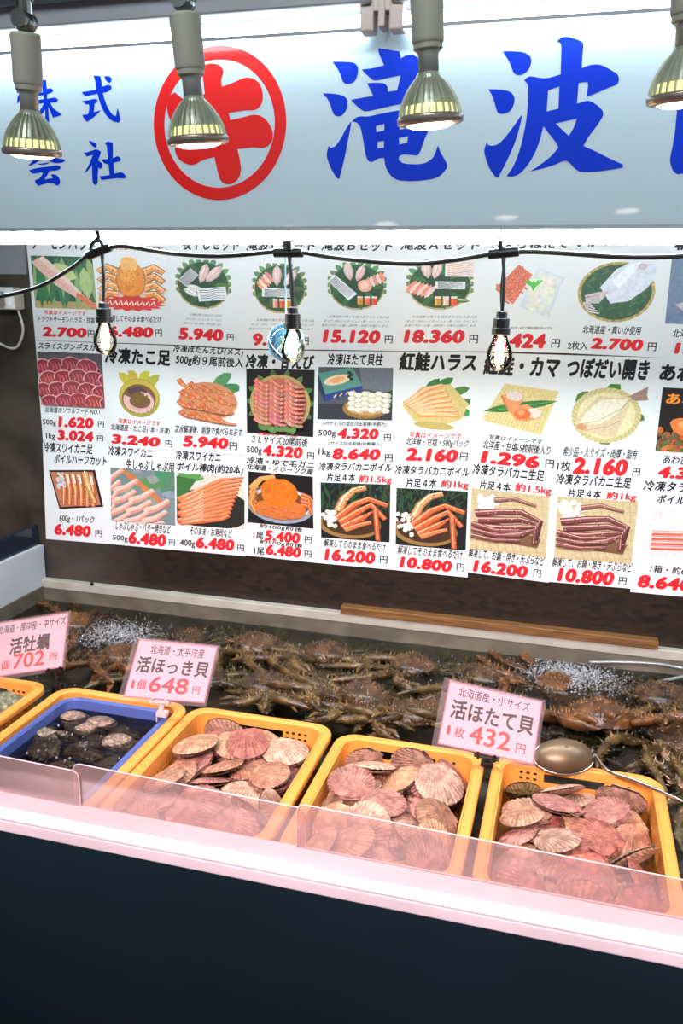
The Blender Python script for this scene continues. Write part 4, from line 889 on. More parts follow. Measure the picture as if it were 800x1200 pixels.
# ------------------------------------------------------------------ baskets
yel = mat('basket_yellow', (232, 148, 62), .35, rgb2=(240, 158, 72), scale=6, spec=.5)
blu = mat('tray_blue', (66, 88, 150), .35, rgb2=(76, 98, 162), scale=6)
def rrect(w, d, r, n=5):
    out = []
    for cx, cy, a0 in ((w/2-r, d/2-r, 0), (-w/2+r, d/2-r, PI/2), (-w/2+r, -d/2+r, PI), (w/2-r, -d/2+r, PI*1.5)):
        for k in range(n+1):
            a = a0+PI/2*k/n; out.append((cx+r*math.cos(a), cy+r*math.sin(a)))
    return out
def dense(loop, step):
    out = []
    for i, p in enumerate(loop):
        q = loop[(i+1) % len(loop)]; L = math.hypot(q[0]-p[0], q[1]-p[1]); k = max(1, int(L/step+.5))
        for j in range(k): out.append((p[0]+(q[0]-p[0])*j/k, p[1]+(q[1]-p[1])*j/k))
    return out
def basket(name, lab, cat, loc, w, d, ztop, zbot, m, rim=.021, rim_h=.014, lattice=True, taper=.003, group=None):
    P = thing(name, lab, cat, (loc[0], loc[1], zbot), group)
    H = ztop-zbot
    base = dense(rrect(w-2*rim, d-2*rim, .030), .0068); N = len(base)
    rows = 14; mb = MB()
    for j in range(rows+1):
        z = H*j/rows-.002*(j == rows); k = (1-j/rows)*taper
        for x, y in base:
            mb.v.append(Vector((x*(1-k*2/(w-2*rim)), y*(1-k*2/(d-2*rim)), z)))
    def hole(i, j):
        if not lattice: return False
        x, y = base[i]; zz = j
        back = y > d/2-rim-.004; side = abs(x) > w/2-rim-.004
        if back and .062 < abs(x) < w/2-rim-.022 and 6 <= j <= 11: return (i+0) % 2 == 0 and j % 2 == 0
        if back and abs(x) < .055 and 8 <= j <= 10: return True
        if side and abs(y) < d/2-rim-.05 and 3 <= j <= 9: return i % 2 == 0 and j % 2 == 0
        return False
    for j in range(rows):
        for i in range(N):
            if hole(i, j): continue
            i2 = (i+1) % N; mb.f.append([j*N+i, j*N+i2, (j+1)*N+i2, (j+1)*N+i]); mb.mi.append(0)
    mb.f.append(list(range(N-1, -1, -1))); mb.mi.append(0)
    o = obj('body', mb, m, P, fix=False)
    so = o.modifiers.new('thickness', 'SOLIDIFY'); so.thickness = .0026; so.offset = 0
    lp = rrect(w, d, .045, 8); li = rrect(w-2*rim, d-2*rim, .030, 8); n = len(lp); r = MB()
    prof = [(0.0, -rim_h), (0.0, -.003), (.14, .0), (.80, .0), (1.0, -.004), (1.0, -.012)]
    for tt, hz in prof:
        for a, b in zip(lp, li): r.v.append(Vector((a[0]+(b[0]-a[0])*tt, a[1]+(b[1]-a[1])*tt, H+hz)))
    for k in range(len(prof)-1):
        for i in range(n):
            i2 = (i+1) % n; r.f.append([k*n+i, k*n+i2, (k+1)*n+i2, (k+1)*n+i]); r.mi.append(0)
    k = len(prof)-1
    for i in range(n):
        i2 = (i+1) % n; r.f.append([k*n+i, k*n+i2, i2, i]); r.mi.append(0)
    ro = obj('rim', r, m, P)
    b = ro.modifiers.new('bevel', 'BEVEL'); b.width = .002; b.segments = 2; b.limit_method = 'ANGLE'
    return P
BG = 'yellow baskets in the tank'
BZ = .680
BK = {'b0': (-1.265, 1.35, .318, .434), 'b1': (-.915, 1.35, .325, .434), 'b2': (-.585, 1.35, .325, .434), 'b3': (-.258, 1.340, .305, .414), 'b4': (.068, 1.344, .318, .422)}
basket('yellow_basket', 'yellow plastic basket of oysters, partly cut by the left edge of the picture', 'basket', BK['b0'], .318, .434, BZ, .5945, yel, group=BG)
basket('yellow_basket', 'yellow plastic basket with a blue tray of clams set inside', 'basket', BK['b1'], .325, .434, BZ, .5945, yel, group=BG)
basket('yellow_basket', 'yellow plastic left scallop basket just right of the blue tray', 'basket', BK['b2'], .325, .434, BZ, .5945, yel, group=BG)
basket('yellow_basket', 'yellow plastic middle scallop basket, left of the black clip', 'basket', BK['b3'], .305, .414, BZ, .5945, yel, group=BG)
basket('yellow_basket', 'rightmost yellow plastic basket of scallops, with a steel ladle on its back rim', 'basket', BK['b4'], .318, .422, BZ, .5945, yel, group=BG)
basket('blue_tray', 'blue plastic tray of clams set inside a yellow basket', 'tray', BK['b1'], .270, .376, .674, .603, blu, rim=.013, rim_h=.010, lattice=False, taper=.006)
# dark water in the blue tray
tw = MB(); lp = rrect(.240, .346, .028); tw.add([(x+BK['b1'][0], y+BK['b1'][1], .652) for x, y in lp], [tuple(range(len(lp)))])
def tray_water():
    m = water_mat(); m.name = 'tray_water_surface'
    for nd in m.node_tree.nodes:
        if nd.type == 'BSDF_TRANSPARENT': nd.inputs[0].default_value = (.62, .58, .52, 1)
    return m
tag(obj('water', tw, tray_water(), fix=False), 'dark sea water standing in the blue tray of clams', 'water', kind='stuff')

# ------------------------------------------------------------------ scallops
def shell_mat(nm, c1, c2, rough=.42, unit=False):
    m = bpy.data.materials.new(nm); m.use_nodes = True; nt = m.node_tree; b = nt.nodes['Principled BSDF']
    tc = nt.nodes.new('ShaderNodeTexCoord')
    n = nt.nodes.new('ShaderNodeTexNoise'); n.inputs['Scale'].default_value = 3.2 if unit else 34; n.inputs['Detail'].default_value = 6; n.inputs['Roughness'].default_value = .65
    oi = nt.nodes.new('ShaderNodeObjectInfo'); va = nt.nodes.new('ShaderNodeVectorMath'); va.operation = 'ADD'
    nt.links.new(tc.outputs['Object'], va.inputs[0]); cmb = nt.nodes.new('ShaderNodeCombineXYZ'); nt.links.new(oi.outputs['Random'], cmb.inputs[2]); nt.links.new(cmb.outputs[0], va.inputs[1])
    nt.links.new(va.outputs[0], n.inputs['Vector'])
    r = nt.nodes.new('ShaderNodeValToRGB'); r.color_ramp.elements[0].position = .36; r.color_ramp.elements[1].position = .64
    r.color_ramp.elements[0].color = lin(c1); r.color_ramp.elements[1].color = lin(c2)
    nt.links.new(n.outputs[0], r.inputs[0])
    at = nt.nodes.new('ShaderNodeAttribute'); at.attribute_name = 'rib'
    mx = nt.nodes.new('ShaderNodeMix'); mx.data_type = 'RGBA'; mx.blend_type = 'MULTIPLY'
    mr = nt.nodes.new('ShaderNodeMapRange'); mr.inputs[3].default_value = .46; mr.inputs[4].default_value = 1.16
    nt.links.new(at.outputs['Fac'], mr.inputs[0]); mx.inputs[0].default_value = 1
    n3 = nt.nodes.new('ShaderNodeTexNoise'); n3.inputs['Scale'].default_value = 1.7 if unit else 16; n3.inputs['Detail'].default_value = 8; n3.inputs['Roughness'].default_value = .7
    nt.links.new(va.outputs[0], n3.inputs['Vector'])
    r3 = nt.nodes.new('ShaderNodeValToRGB'); r3.color_ramp.elements[0].position = .40; r3.color_ramp.elements[1].position = .60
    r3.color_ramp.elements[0].color = lin([v*.62 for v in c1]); r3.color_ramp.elements[1].color = (1, 1, 1, 1)
    nt.links.new(n3.outputs[0], r3.inputs[0])
    m3_ = nt.nodes.new('ShaderNodeMix'); m3_.data_type = 'RGBA'; m3_.blend_type = 'MULTIPLY'; m3_.inputs[0].default_value = .55
    nt.links.new(r.outputs[0], m3_.inputs[6]); nt.links.new(r3.outputs[0], m3_.inputs[7])
    nt.links.new(m3_.outputs[2], mx.inputs[6]); nt.links.new(mr.outputs[0], mx.inputs[7]); nt.links.new(mx.outputs[2], b.inputs['Base Color'])
    b.inputs['Roughness'].default_value = rough
    n2 = nt.nodes.new('ShaderNodeTexNoise'); n2.inputs['Scale'].default_value = 9 if unit else 160; nt.links.new(tc.outputs['Object'], n2.inputs['Vector'])
    bp = nt.nodes.new('ShaderNodeBump'); bp.inputs['Strength'].default_value = .25; bp.inputs['Distance'].default_value = .1 if unit else .004
    nt.links.new(n2.outputs[0], bp.inputs['Height']); nt.links.new(bp.outputs[0], b.inputs['Normal'])
    return m
SCOL = [('reddish tan', (176, 118, 90), (210, 156, 122)), ('sandy tan', (196, 146, 108), (224, 180, 140)), ('rust red', (158, 84, 70), (196, 122, 100)), ('tan edged', (178, 130, 102), (210, 162, 128)),
        ('pale pinkish', (206, 160, 132), (232, 194, 164)), ('dark maroon', (84, 34, 30), (134, 74, 62)), ('mauve pink', (172, 112, 100), (206, 150, 132)), ('brown mossy', (136, 96, 70), (182, 134, 100)), ('olive tan', (140, 118, 74), (176, 152, 100))]
SM = [shell_mat('shell_'+n_.replace(' ', '_'), a, b, .42, True) for n_, a, b in SCOL]
SU = shell_mat('shell_underside', (176, 136, 112), (206, 168, 144), .42, True)
def scallop_valve(sign, seed, ribs=22, hd=.25):
    """unit radius, hinge at +y; sign=+1 upper valve"""
    r = random.Random(seed); NU, NT = 15, 89
    vs = []; rib = []
    wob = [r.uniform(-.02, .02) for _ in range(6)]
    for i in range(NU):
        u = i/(NU-1)
        for k in range(NT):
            t = -1+2*k/(NT-1)
            a = t*rad(152)                                   # margin angle about the disc centre, 0 at -y
            scal = .018*math.cos(ribs*PI*t)
            R = 1+scal+wob[0]*math.cos(2*a+wob[1]*90)+wob[2]*math.sin(3*a)
            mx_, my_ = R*math.sin(a), -R*math.cos(a)*.97
            ux, uy = 0, .93
            uu = u
            x = ux+(mx_-ux)*uu; y = uy+(my_-uy)*uu
            rho = min(1, (x*x+y*y)/(R*R)); prof = max(0, 1-rho)**.72; edge = max(0, 1-rho)**.22+.12
            c = .5+.5*math.cos(ribs*PI*t)
            h = hd*prof+.044*(c**.8)*uu**.7*edge+.009*math.sin(uu*26+wob[3]*80)*uu*edge
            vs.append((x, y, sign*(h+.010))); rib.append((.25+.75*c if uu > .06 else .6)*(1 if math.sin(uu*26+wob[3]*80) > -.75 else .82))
    fs = []
    for i in range(NU-1):
        for k in range(NT-1): fs.append((i*NT+k, i*NT+k+1, (i+1)*NT+k+1, (i+1)*NT+k))
    o = len(vs)
    ear = [(-.46, 1.0), (.44, 1.02), (.56, .98), (.50, .80), (.44, .58), (0, .60), (-.42, .58), (-.46, .78), (-.52, .97)]
    for x, y in ear: vs.append((x, y, sign*.022)); rib.append(.7)
    for x, y in ear: vs.append((x, y, sign*.004)); rib.append(.5)
    ne = len(ear)
    fs.append(tuple(o+i for i in range(ne)))
    for i in range(ne): fs.append((o+i, o+(i+1) % ne, o+ne+(i+1) % ne, o+ne+i))
    mb = MB(); mb.add(vs, fs)
    return mb, rib
def valve_mesh(name, sign, seed, m, ribs, hd):
    mb, rib = scallop_valve(sign, seed, ribs, hd)
    me = mesh_from(name, mb, m, smooth=True)
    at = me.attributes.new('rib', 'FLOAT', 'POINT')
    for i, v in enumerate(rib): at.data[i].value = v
    return me
PROT = {}
def scallop_meshes(col, var):
    if (col, var) not in PROT:
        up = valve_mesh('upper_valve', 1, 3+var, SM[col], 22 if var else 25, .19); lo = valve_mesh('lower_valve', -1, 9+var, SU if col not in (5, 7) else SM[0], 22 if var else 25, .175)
        PROT[(col, var)] = (up, lo)
    return PROT[(col, var)]
SHELLS = [
('b2',-0.6806,1.2022,0.6082,0.957,-0.018,0.017,-0.291,0.04,2,0),
('b2',-0.6719,1.3013,0.6075,0.942,0.0,0.0,0.335,0.04,0,0),
('b2',-0.6578,1.3722,0.6089,0.269,-0.011,0.052,0.962,0.04,1,0),
('b2',-0.6807,1.4885,0.6075,0.674,0.0,0.0,-0.738,0.04,2,0),
('b2',-0.5866,1.2019,0.6075,0.825,-0.0,-0.0,0.565,0.04,2,0),
('b2',-0.5791,1.4003,0.6075,0.285,-0.0,-0.0,-0.959,0.04,2,0),
('b2',-0.576,1.4907,0.6075,0.323,0.0,-0.0,-0.946,0.04,2,0),
('b2',-0.4891,1.2252,0.6088,0.976,0.039,-0.032,-0.214,0.04,1,0),
('b2',-0.4935,1.3002,0.6075,0.852,-0.0,-0.0,0.524,0.04,1,0),
('b2',-0.4889,1.3574,0.6124,0.962,-0.135,-0.07,-0.225,0.04,1,0),
('b2',-0.4895,1.4781,0.6075,0.714,0.0,0.0,-0.7,0.04,2,0),
('b2',-0.6085,1.4695,0.6426,0.986,0.084,-0.06,-0.129,0.0486,3,1),
('b2',-0.6573,1.5223,0.6456,0.761,-0.551,-0.227,-0.256,0.0494,0,1),
('b2',-0.5548,1.4037,0.6499,0.895,-0.012,-0.069,0.441,0.0452,0,1),
('b2',-0.5295,1.319,0.6432,0.992,-0.029,0.092,0.078,0.0514,4,1),
('b2',-0.671,1.4563,0.6472,0.966,0.073,-0.137,0.204,0.0514,2,1),
('b2',-0.6373,1.391,0.6305,0.818,0.023,0.022,0.574,0.0401,0,1),
('b2',-0.5653,1.4224,0.6277,0.075,-0.0,-0.016,0.997,0.0392,4,1),
('b2',-0.4867,1.3871,0.6493,0.846,0.095,-0.015,-0.525,0.0379,5,1),
('b2',-0.5951,1.2823,0.6424,0.951,-0.059,0.1,0.286,0.0514,1,1),
('b2',-0.6569,1.317,0.6283,0.925,-0.039,-0.015,-0.377,0.0443,6,1),
('b2',-0.6429,1.4597,0.6195,0.971,-0.045,0.129,-0.195,0.0379,6,1),
('b2',-0.6825,1.4189,0.619,0.933,-0.09,0.039,-0.347,0.0385,1,1),
('b2',-0.4998,1.4014,0.6229,0.123,0.631,0.765,-0.013,0.0498,7,1),
('b2',-0.6086,1.331,0.6525,0.964,-0.215,-0.05,0.149,0.04,6,1),
('b2',-0.6117,1.4488,0.6657,0.958,0.135,0.093,0.237,0.0388,1,1),
('b2',-0.5662,1.3511,0.6262,0.968,0.099,-0.019,0.23,0.0425,6,1),
('b2',-0.6032,1.3125,0.6096,0.829,-0.055,0.05,-0.554,0.0407,6,1),
('b2',-0.653,1.2361,0.6234,0.87,-0.001,0.112,0.48,0.0514,0,1),
('b2',-0.5336,1.2655,0.6197,0.989,0.015,-0.106,0.102,0.0483,1,1),
('b2',-0.5207,1.2044,0.6268,0.953,0.228,0.027,-0.196,0.0498,4,1),
('b2',-0.4707,1.2994,0.6398,0.444,-0.417,-0.77,0.19,0.0397,6,1),
('b2',-0.6048,1.2268,0.6333,0.943,-0.015,0.2,0.265,0.0438,1,1),
('b2',-0.5013,1.4507,0.6325,0.99,-0.134,0.018,0.029,0.0435,4,1),
('b2',-0.5753,1.4984,0.6314,0.812,0.121,-0.008,-0.571,0.0423,6,1),
('b2',-0.6731,1.3861,0.6493,0.356,0.188,0.04,-0.915,0.0487,6,1),
('b2',-0.5572,1.4963,0.6597,0.797,-0.147,0.1,-0.577,0.044,1,1),
('b2',-0.4932,1.5038,0.6291,0.821,-0.272,0.111,0.489,0.0441,6,1),
('b2',-0.6741,1.4113,0.677,0.99,-0.005,-0.116,-0.077,0.0482,1,1),
('b2',-0.575,1.4423,0.6788,0.967,0.121,0.021,0.224,0.0452,2,1),
('b2',-0.4983,1.4561,0.6655,0.888,0.038,0.001,0.458,0.0489,4,1),
('b2',-0.677,1.3273,0.6536,0.899,0.041,-0.186,0.394,0.0458,0,1),
('b2',-0.597,1.3708,0.663,0.976,-0.097,-0.17,-0.099,0.0419,0,1),
('b2',-0.4987,1.3683,0.6652,0.624,-0.002,-0.093,0.776,0.0411,0,1),
('b2',-0.679,1.2479,0.6501,0.291,0.066,-0.017,-0.954,0.0419,0,1),
('b2',-0.5814,1.2325,0.662,0.747,0.244,-0.07,0.615,0.0481,6,1),
('b2',-0.491,1.2411,0.668,0.131,-0.125,-0.873,0.454,0.0445,4,1),
('b2',-0.6805,1.1872,0.6426,0.278,0.241,0.354,-0.86,0.0411,3,1),
('b2',-0.5757,1.1813,0.6455,0.769,0.496,-0.147,0.376,0.0442,2,1),
('b2',-0.5008,1.187,0.6551,0.133,-0.379,0.795,0.455,0.0479,3,1),
('b2',-0.6815,1.2894,0.6694,0.228,0.166,-0.028,-0.959,0.0418,3,1),
('b3',-0.337,1.2109,0.6075,0.602,-0.0,0.0,-0.798,0.04,6,0),
('b3',-0.317,1.3012,0.6087,0.818,0.04,-0.019,-0.574,0.04,0,0),
('b3',-0.3436,1.3853,0.6075,0.426,0.0,-0.0,-0.905,0.04,2,0),
('b3',-0.344,1.4769,0.6075,0.853,0.0,0.0,0.523,0.04,2,0),
('b3',-0.2561,1.2018,0.6075,0.255,0.0,0.0,-0.967,0.04,1,0),
('b3',-0.2467,1.2815,0.6085,0.91,0.013,-0.034,-0.412,0.04,1,0),
('b3',-0.2632,1.3825,0.6075,0.927,0.0,-0.001,0.376,0.04,1,0),
('b3',-0.1756,1.2,0.6075,0.045,0.0,0.0,0.999,0.04,1,0),
('b3',-0.172,1.2871,0.6075,0.973,0.0,-0.0,-0.232,0.04,0,0),
('b3',-0.1941,1.3607,0.6105,0.431,0.081,0.083,0.895,0.04,6,0),
('b3',-0.1807,1.4698,0.6075,0.062,0.0,-0.0,-0.998,0.04,1,0),
('b3',-0.3058,1.4695,0.6314,0.988,-0.132,-0.018,-0.079,0.0514,0,1),
('b3',-0.335,1.3696,0.6321,0.984,0.056,0.166,-0.015,0.0514,4,1),
('b3',-0.3196,1.4526,0.6646,0.19,-0.084,0.199,0.958,0.0498,4,1),
('b3',-0.2205,1.4883,0.6227,0.298,-0.002,-0.326,-0.897,0.0392,1,1),
('b3',-0.198,1.2739,0.6565,0.142,-0.254,-0.952,0.097,0.0412,2,1),
('b3',-0.3364,1.3208,0.6499,0.989,0.122,0.02,-0.081,0.0477,7,1),
('b3',-0.283,1.3506,0.641,0.986,0.108,0.013,-0.13,0.0415,1,1),
('b3',-0.2089,1.4063,0.636,0.913,0.089,-0.15,-0.369,0.0514,7,1),
('b3',-0.1653,1.479,0.6347,0.936,-0.123,0.326,-0.06,0.042,6,1),
('b3',-0.2561,1.2959,0.6482,0.982,0.137,0.015,0.126,0.0499,4,1),
('b3',-0.2149,1.3278,0.6336,0.912,0.155,0.171,-0.338,0.0404,4,1),
('b3',-0.2584,1.3379,0.6207,0.56,0.069,0.015,-0.826,0.0358,1,1),
('b3',-0.1595,1.3664,0.617,0.927,0.067,0.289,0.228,0.0331,3,1),
('b3',-0.2173,1.434,0.6146,0.08,0.358,0.912,0.185,0.0378,3,1),
('b3',-0.1621,1.3202,0.6326,0.922,0.025,0.167,0.348,0.0315,4,1),
('b3',-0.1787,1.2663,0.6317,0.072,0.406,-0.909,0.064,0.0424,6,1),
('b3',-0.2918,1.1998,0.6409,0.918,0.033,-0.308,0.249,0.0412,0,1),
('b3',-0.1935,1.2019,0.6297,0.96,-0.033,0.05,0.272,0.0423,4,1),
('b3',-0.2601,1.1989,0.6336,0.965,0.122,-0.208,0.104,0.0411,4,1),
('b3',-0.2473,1.2411,0.6237,0.975,0.012,0.017,-0.222,0.0353,0,1),
('b3',-0.3459,1.5007,0.6475,0.396,-0.086,-0.552,-0.729,0.04,1,1),
('b3',-0.2021,1.4216,0.6669,0.732,0.076,0.085,-0.671,0.0395,6,1),
('b3',-0.2415,1.4488,0.6532,0.996,0.045,-0.04,0.06,0.0425,7,1),
('b3',-0.2742,1.4341,0.6207,0.248,-0.004,0.963,-0.104,0.043,2,1),
('b3',-0.3477,1.2823,0.62,0.983,0.086,-0.146,0.076,0.0376,2,1),
('b3',-0.2473,1.5043,0.652,0.362,-0.296,-0.535,-0.704,0.0473,6,1),
('b3',-0.189,1.3445,0.6575,0.655,0.143,0.109,0.734,0.0407,6,1),
('b3',-0.1631,1.4805,0.66,0.898,-0.191,0.3,-0.258,0.0402,6,1),
('b3',-0.3273,1.4034,0.6584,0.079,0.898,-0.432,0.029,0.0414,6,1),
('b3',-0.2555,1.4138,0.6703,0.074,-0.262,-0.077,0.959,0.0411,1,1),
('b3',-0.1783,1.4025,0.6822,0.085,0.253,-0.945,-0.186,0.0479,4,1),
('b3',-0.338,1.3666,0.6797,0.137,-0.019,0.105,-0.985,0.0456,6,1),
('b3',-0.2665,1.324,0.6763,0.385,0.019,-0.002,0.923,0.0439,6,1),
('b3',-0.1703,1.3145,0.6675,0.922,0.04,0.276,-0.268,0.0433,7,1),
('b3',-0.3382,1.2674,0.6468,0.901,0.354,-0.091,0.233,0.0457,1,1),
('b3',-0.2809,1.2619,0.6662,0.345,0.184,-0.425,0.816,0.0443,4,1),
('b3',-0.1627,1.2559,0.663,0.158,-0.338,0.215,-0.902,0.0415,1,1),
('b3',-0.3452,1.2005,0.6308,0.755,0.174,-0.1,-0.625,0.0414,1,1),
('b3',-0.2961,1.2051,0.6666,0.737,-0.086,-0.171,0.648,0.0458,1,1),
('b3',-0.1661,1.2021,0.6658,0.358,-0.848,-0.215,0.327,0.0479,2,1),
('b3',-0.3507,1.2016,0.6556,0.864,0.183,-0.273,-0.382,0.0419,1,1),
('b4',-0.0208,1.2095,0.6075,0.862,0.0,0.0,0.506,0.04,1,0),
('b4',-0.0242,1.2884,0.608,0.408,-0.018,-0.004,-0.913,0.04,1,0),
('b4',0.0671,1.2105,0.6075,0.936,-0.0,0.0,-0.351,0.04,6,0),
('b4',0.0661,1.292,0.6075,0.509,-0.0,0.0,-0.861,0.04,1,0),
('b4',0.0582,1.4879,0.6075,0.002,0.0,0.0,-1.0,0.04,0,0),
('b4',0.1473,1.2152,0.6075,0.384,-0.0,0.0,-0.923,0.04,6,0),
('b4',0.1511,1.2763,0.611,0.368,-0.043,-0.118,-0.921,0.04,0,0),
('b4',0.1558,1.3976,0.6075,0.967,0.0,-0.0,0.256,0.04,6,0),
('b4',0.1535,1.4807,0.6075,0.428,0.0,-0.0,-0.904,0.04,1,0),
('b4',-0.0179,1.4715,0.6196,0.753,-0.218,-0.034,0.62,0.0488,0,1),
('b4',0.0068,1.4209,0.612,0.954,-0.075,0.076,0.28,0.046,2,1),
('b4',-0.0297,1.3231,0.6528,0.896,0.014,-0.257,-0.361,0.0392,6,1),
('b4',-0.0274,1.5095,0.6306,0.081,0.007,0.862,-0.501,0.0371,8,1),
('b4',0.0781,1.3841,0.6426,0.637,0.231,0.12,0.726,0.0387,1,1),
('b4',0.1191,1.4686,0.6346,0.974,-0.217,-0.054,0.039,0.0511,2,1),
('b4',0.0378,1.3981,0.6334,0.852,0.07,-0.03,0.518,0.0418,2,1),
('b4',0.0752,1.3817,0.6124,0.828,-0.127,-0.087,-0.54,0.04,1,1),
('b4',0.118,1.362,0.634,0.745,0.21,0.184,0.606,0.0386,1,1),
('b4',0.1585,1.317,0.6176,0.222,0.968,-0.104,0.046,0.0417,6,1),
('b4',0.1647,1.3763,0.6393,0.869,0.411,0.213,0.176,0.0416,0,1),
('b4',0.1729,1.4245,0.6405,0.897,0.078,0.398,-0.176,0.0374,1,1),
('b4',0.1454,1.4294,0.625,0.975,-0.056,0.12,0.18,0.0358,1,1),
('b4',0.0979,1.3447,0.6093,0.582,-0.1,0.103,0.8,0.0325,2,1),
('b4',0.0162,1.3524,0.6474,0.995,-0.07,-0.06,0.032,0.0371,6,1),
('b4',0.1003,1.2671,0.6481,0.902,0.292,0.315,0.053,0.0376,2,1),
('b4',-0.0179,1.3312,0.6272,0.97,0.036,-0.013,-0.239,0.0439,1,1),
('b4',0.0368,1.284,0.6473,0.953,0.038,-0.117,-0.276,0.0463,0,1),
('b4',0.0746,1.3018,0.6292,0.987,-0.0,-0.0,-0.162,0.0476,4,1),
('b4',0.016,1.2515,0.6213,0.998,0.008,0.04,0.044,0.0454,6,1),
('b4',0.1347,1.2185,0.6341,0.113,-0.32,-0.937,-0.079,0.0457,4,1),
('b4',0.0305,1.1944,0.6256,0.925,0.259,-0.113,0.254,0.0397,0,1),
('b4',-0.0206,1.275,0.641,0.689,0.221,-0.144,-0.676,0.04,1,1),
('b4',0.0937,1.4318,0.6183,0.997,-0.049,0.062,0.003,0.0435,7,1),
('b4',-0.0249,1.3651,0.6079,0.996,-0.018,0.007,0.092,0.0395,6,1),
('b4',-0.0174,1.4142,0.6484,0.234,0.047,-0.025,-0.971,0.0474,4,1),
('b4',0.0617,1.4832,0.6373,0.969,-0.097,-0.206,-0.101,0.0466,4,1),
('b4',0.1204,1.4258,0.669,0.366,0.139,-0.018,-0.92,0.0431,6,1),
('b4',0.0344,1.4204,0.6695,0.546,-0.125,-0.091,-0.823,0.0488,6,1),
('b4',0.0422,1.4907,0.6574,0.643,-0.072,-0.312,-0.696,0.0439,4,1),
('b4',0.1521,1.5046,0.6468,0.005,-0.084,-0.509,-0.857,0.0485,4,1),
('b4',-0.0255,1.3645,0.6681,0.988,-0.04,-0.14,-0.044,0.0403,3,1),
('b4',0.0986,1.3453,0.6646,0.561,0.038,0.053,-0.825,0.0484,2,1),
('b4',0.1615,1.3194,0.6551,0.42,0.407,0.787,-0.198,0.0445,4,1),
('b4',-0.0217,1.2283,0.6492,0.17,0.226,0.899,0.334,0.0476,3,1),
('b4',0.0844,1.2269,0.6619,0.962,0.267,-0.043,-0.022,0.0476,2,1),
('b4',0.1724,1.2527,0.652,0.132,0.439,0.054,0.887,0.0453,2,1),
('b4',-0.0174,1.1826,0.6429,0.758,0.474,0.189,-0.405,0.0468,6,1),
('b4',0.0793,1.176,0.6484,0.144,0.155,-0.595,0.776,0.0483,0,1),
('b4',0.1602,1.1873,0.6485,0.835,0.5,0.15,0.174,0.0445,2,1),
('b4',0.037,1.3087,0.6704,0.063,-0.528,0.843,-0.085,0.0414,0,1)]
BN = {'b2': 'left scallop basket', 'b3': 'middle scallop basket', 'b4': 'rightmost basket'}
ORD = ['first', 'second', 'third', 'fourth', 'fifth', 'sixth', 'seventh', 'eighth', 'ninth', 'tenth', 'eleventh', 'twelfth']
def place_scallops():
    for b in ('b2', 'b3', 'b4'):
        L = [s for s in SHELLS if s[0] == b]
        lv = {}
        for s in L: lv.setdefault('underneath' if s[10] == 0 else 'on top', []).append(s)
        for layer, S in lv.items():
            S.sort(key=lambda s: -s[2]); nr_ = 4 if len(S) > 10 else 2
            per = math.ceil(len(S)/nr_); rows = [S[i*per:(i+1)*per] for i in range(nr_)]
            rn = ['back', 'second', 'third', 'front'] if nr_ == 4 else ['back', 'front']
            for row, rname in zip(rows, rn):
                row.sort(key=lambda s: s[1])
                for k, s in enumerate(row):
                    col = s[9]; var = int(abs(s[1])*1000) % 2
                    lab = '%s scallop, %s from left, %s row, %s, %s' % (SCOL[col][0], ORD[k], rname, layer, BN[b])
                    E = thing('scallop', lab, 'scallop', s[1:4], 'live scallops')
                    E.rotation_mode = 'QUATERNION'; E.rotation_quaternion = Quaternion(s[4:8])
                    R = s[8]*.965; E.scale = (R, R, R)
                    for nm, me in zip(('upper_valve', 'lower_valve'), scallop_meshes(col, var)):
                        c = bpy.data.objects.new(nm, me); C.objects.link(c); c.parent = E
place_scallops()

# ------------------------------------------------------------------ clams and oysters
clam_m = shell_mat('clam_shell', (120, 98, 82), (196, 166, 142), .3, True)
clam_d = shell_mat('clam_dark', (66, 54, 46), (132, 110, 94), .3, True)
oys_m = shell_mat('oyster_shell', (96, 84, 70), (186, 172, 148), .6, True)
oys_g = shell_mat('oyster_mossy', (70, 82, 56), (168, 168, 130), .6, True)
def clam_valve(sign, seed):
    r = random.Random(seed); vs = []; rib = []; NU, NT = 12, 40
    for i in range(NU):
        u = i/(NU-1)
        for k in range(NT):
            a = 2*PI*k/NT
            R = 1+.05*math.cos(2*a+.4)
            x = R*math.cos(a)*u; y = .78*R*math.sin(a)*u+.22*(1-u)
            h = .36*math.sqrt(max(0, 1-u**2.1))+.006*math.sin(u*40)
            vs.append((x, y, sign*h)); rib.append(.55+.45*math.sin(u*40))
    fs = []
    for i in range(NU-1):
        for k in range(NT): fs.append((i*NT+k, i*NT+(k+1) % NT, (i+1)*NT+(k+1) % NT, (i+1)*NT+k))
    mb = MB(); mb.add(vs, fs); return mb, rib
def oyster_valve(sign, seed):
    r = random.Random(seed); vs = []; rib = []; NU, NT = 14, 48; ph = [r.uniform(0, 6.28) for _ in range(6)]
    for i in range(NU):
        u = i/(NU-1)
        for k in range(NT):
            a = 2*PI*k/NT
            R = 1+.10*math.sin(3*a+ph[0])+.06*math.sin(7*a+ph[1])+.04*math.sin(13*a+ph[2])
            x = 1.25*R*math.cos(a)*u; y = .72*R*math.sin(a)*u
            st = (u*7) % 1.0
            h = .30*(1-u**1.6)+.05*st*u+.05*math.sin(5*a+ph[3]+u*4)*u
            vs.append((x, y, sign*(h*(1 if sign > 0 else .7)+.01))); rib.append(.3+.7*st)
    fs = []
    for i in range(NU-1):
        for k in range(NT): fs.append((i*NT+k, i*NT+(k+1) % NT, (i+1)*NT+(k+1) % NT, (i+1)*NT+k))
    mb = MB(); mb.add(vs, fs); return mb, rib
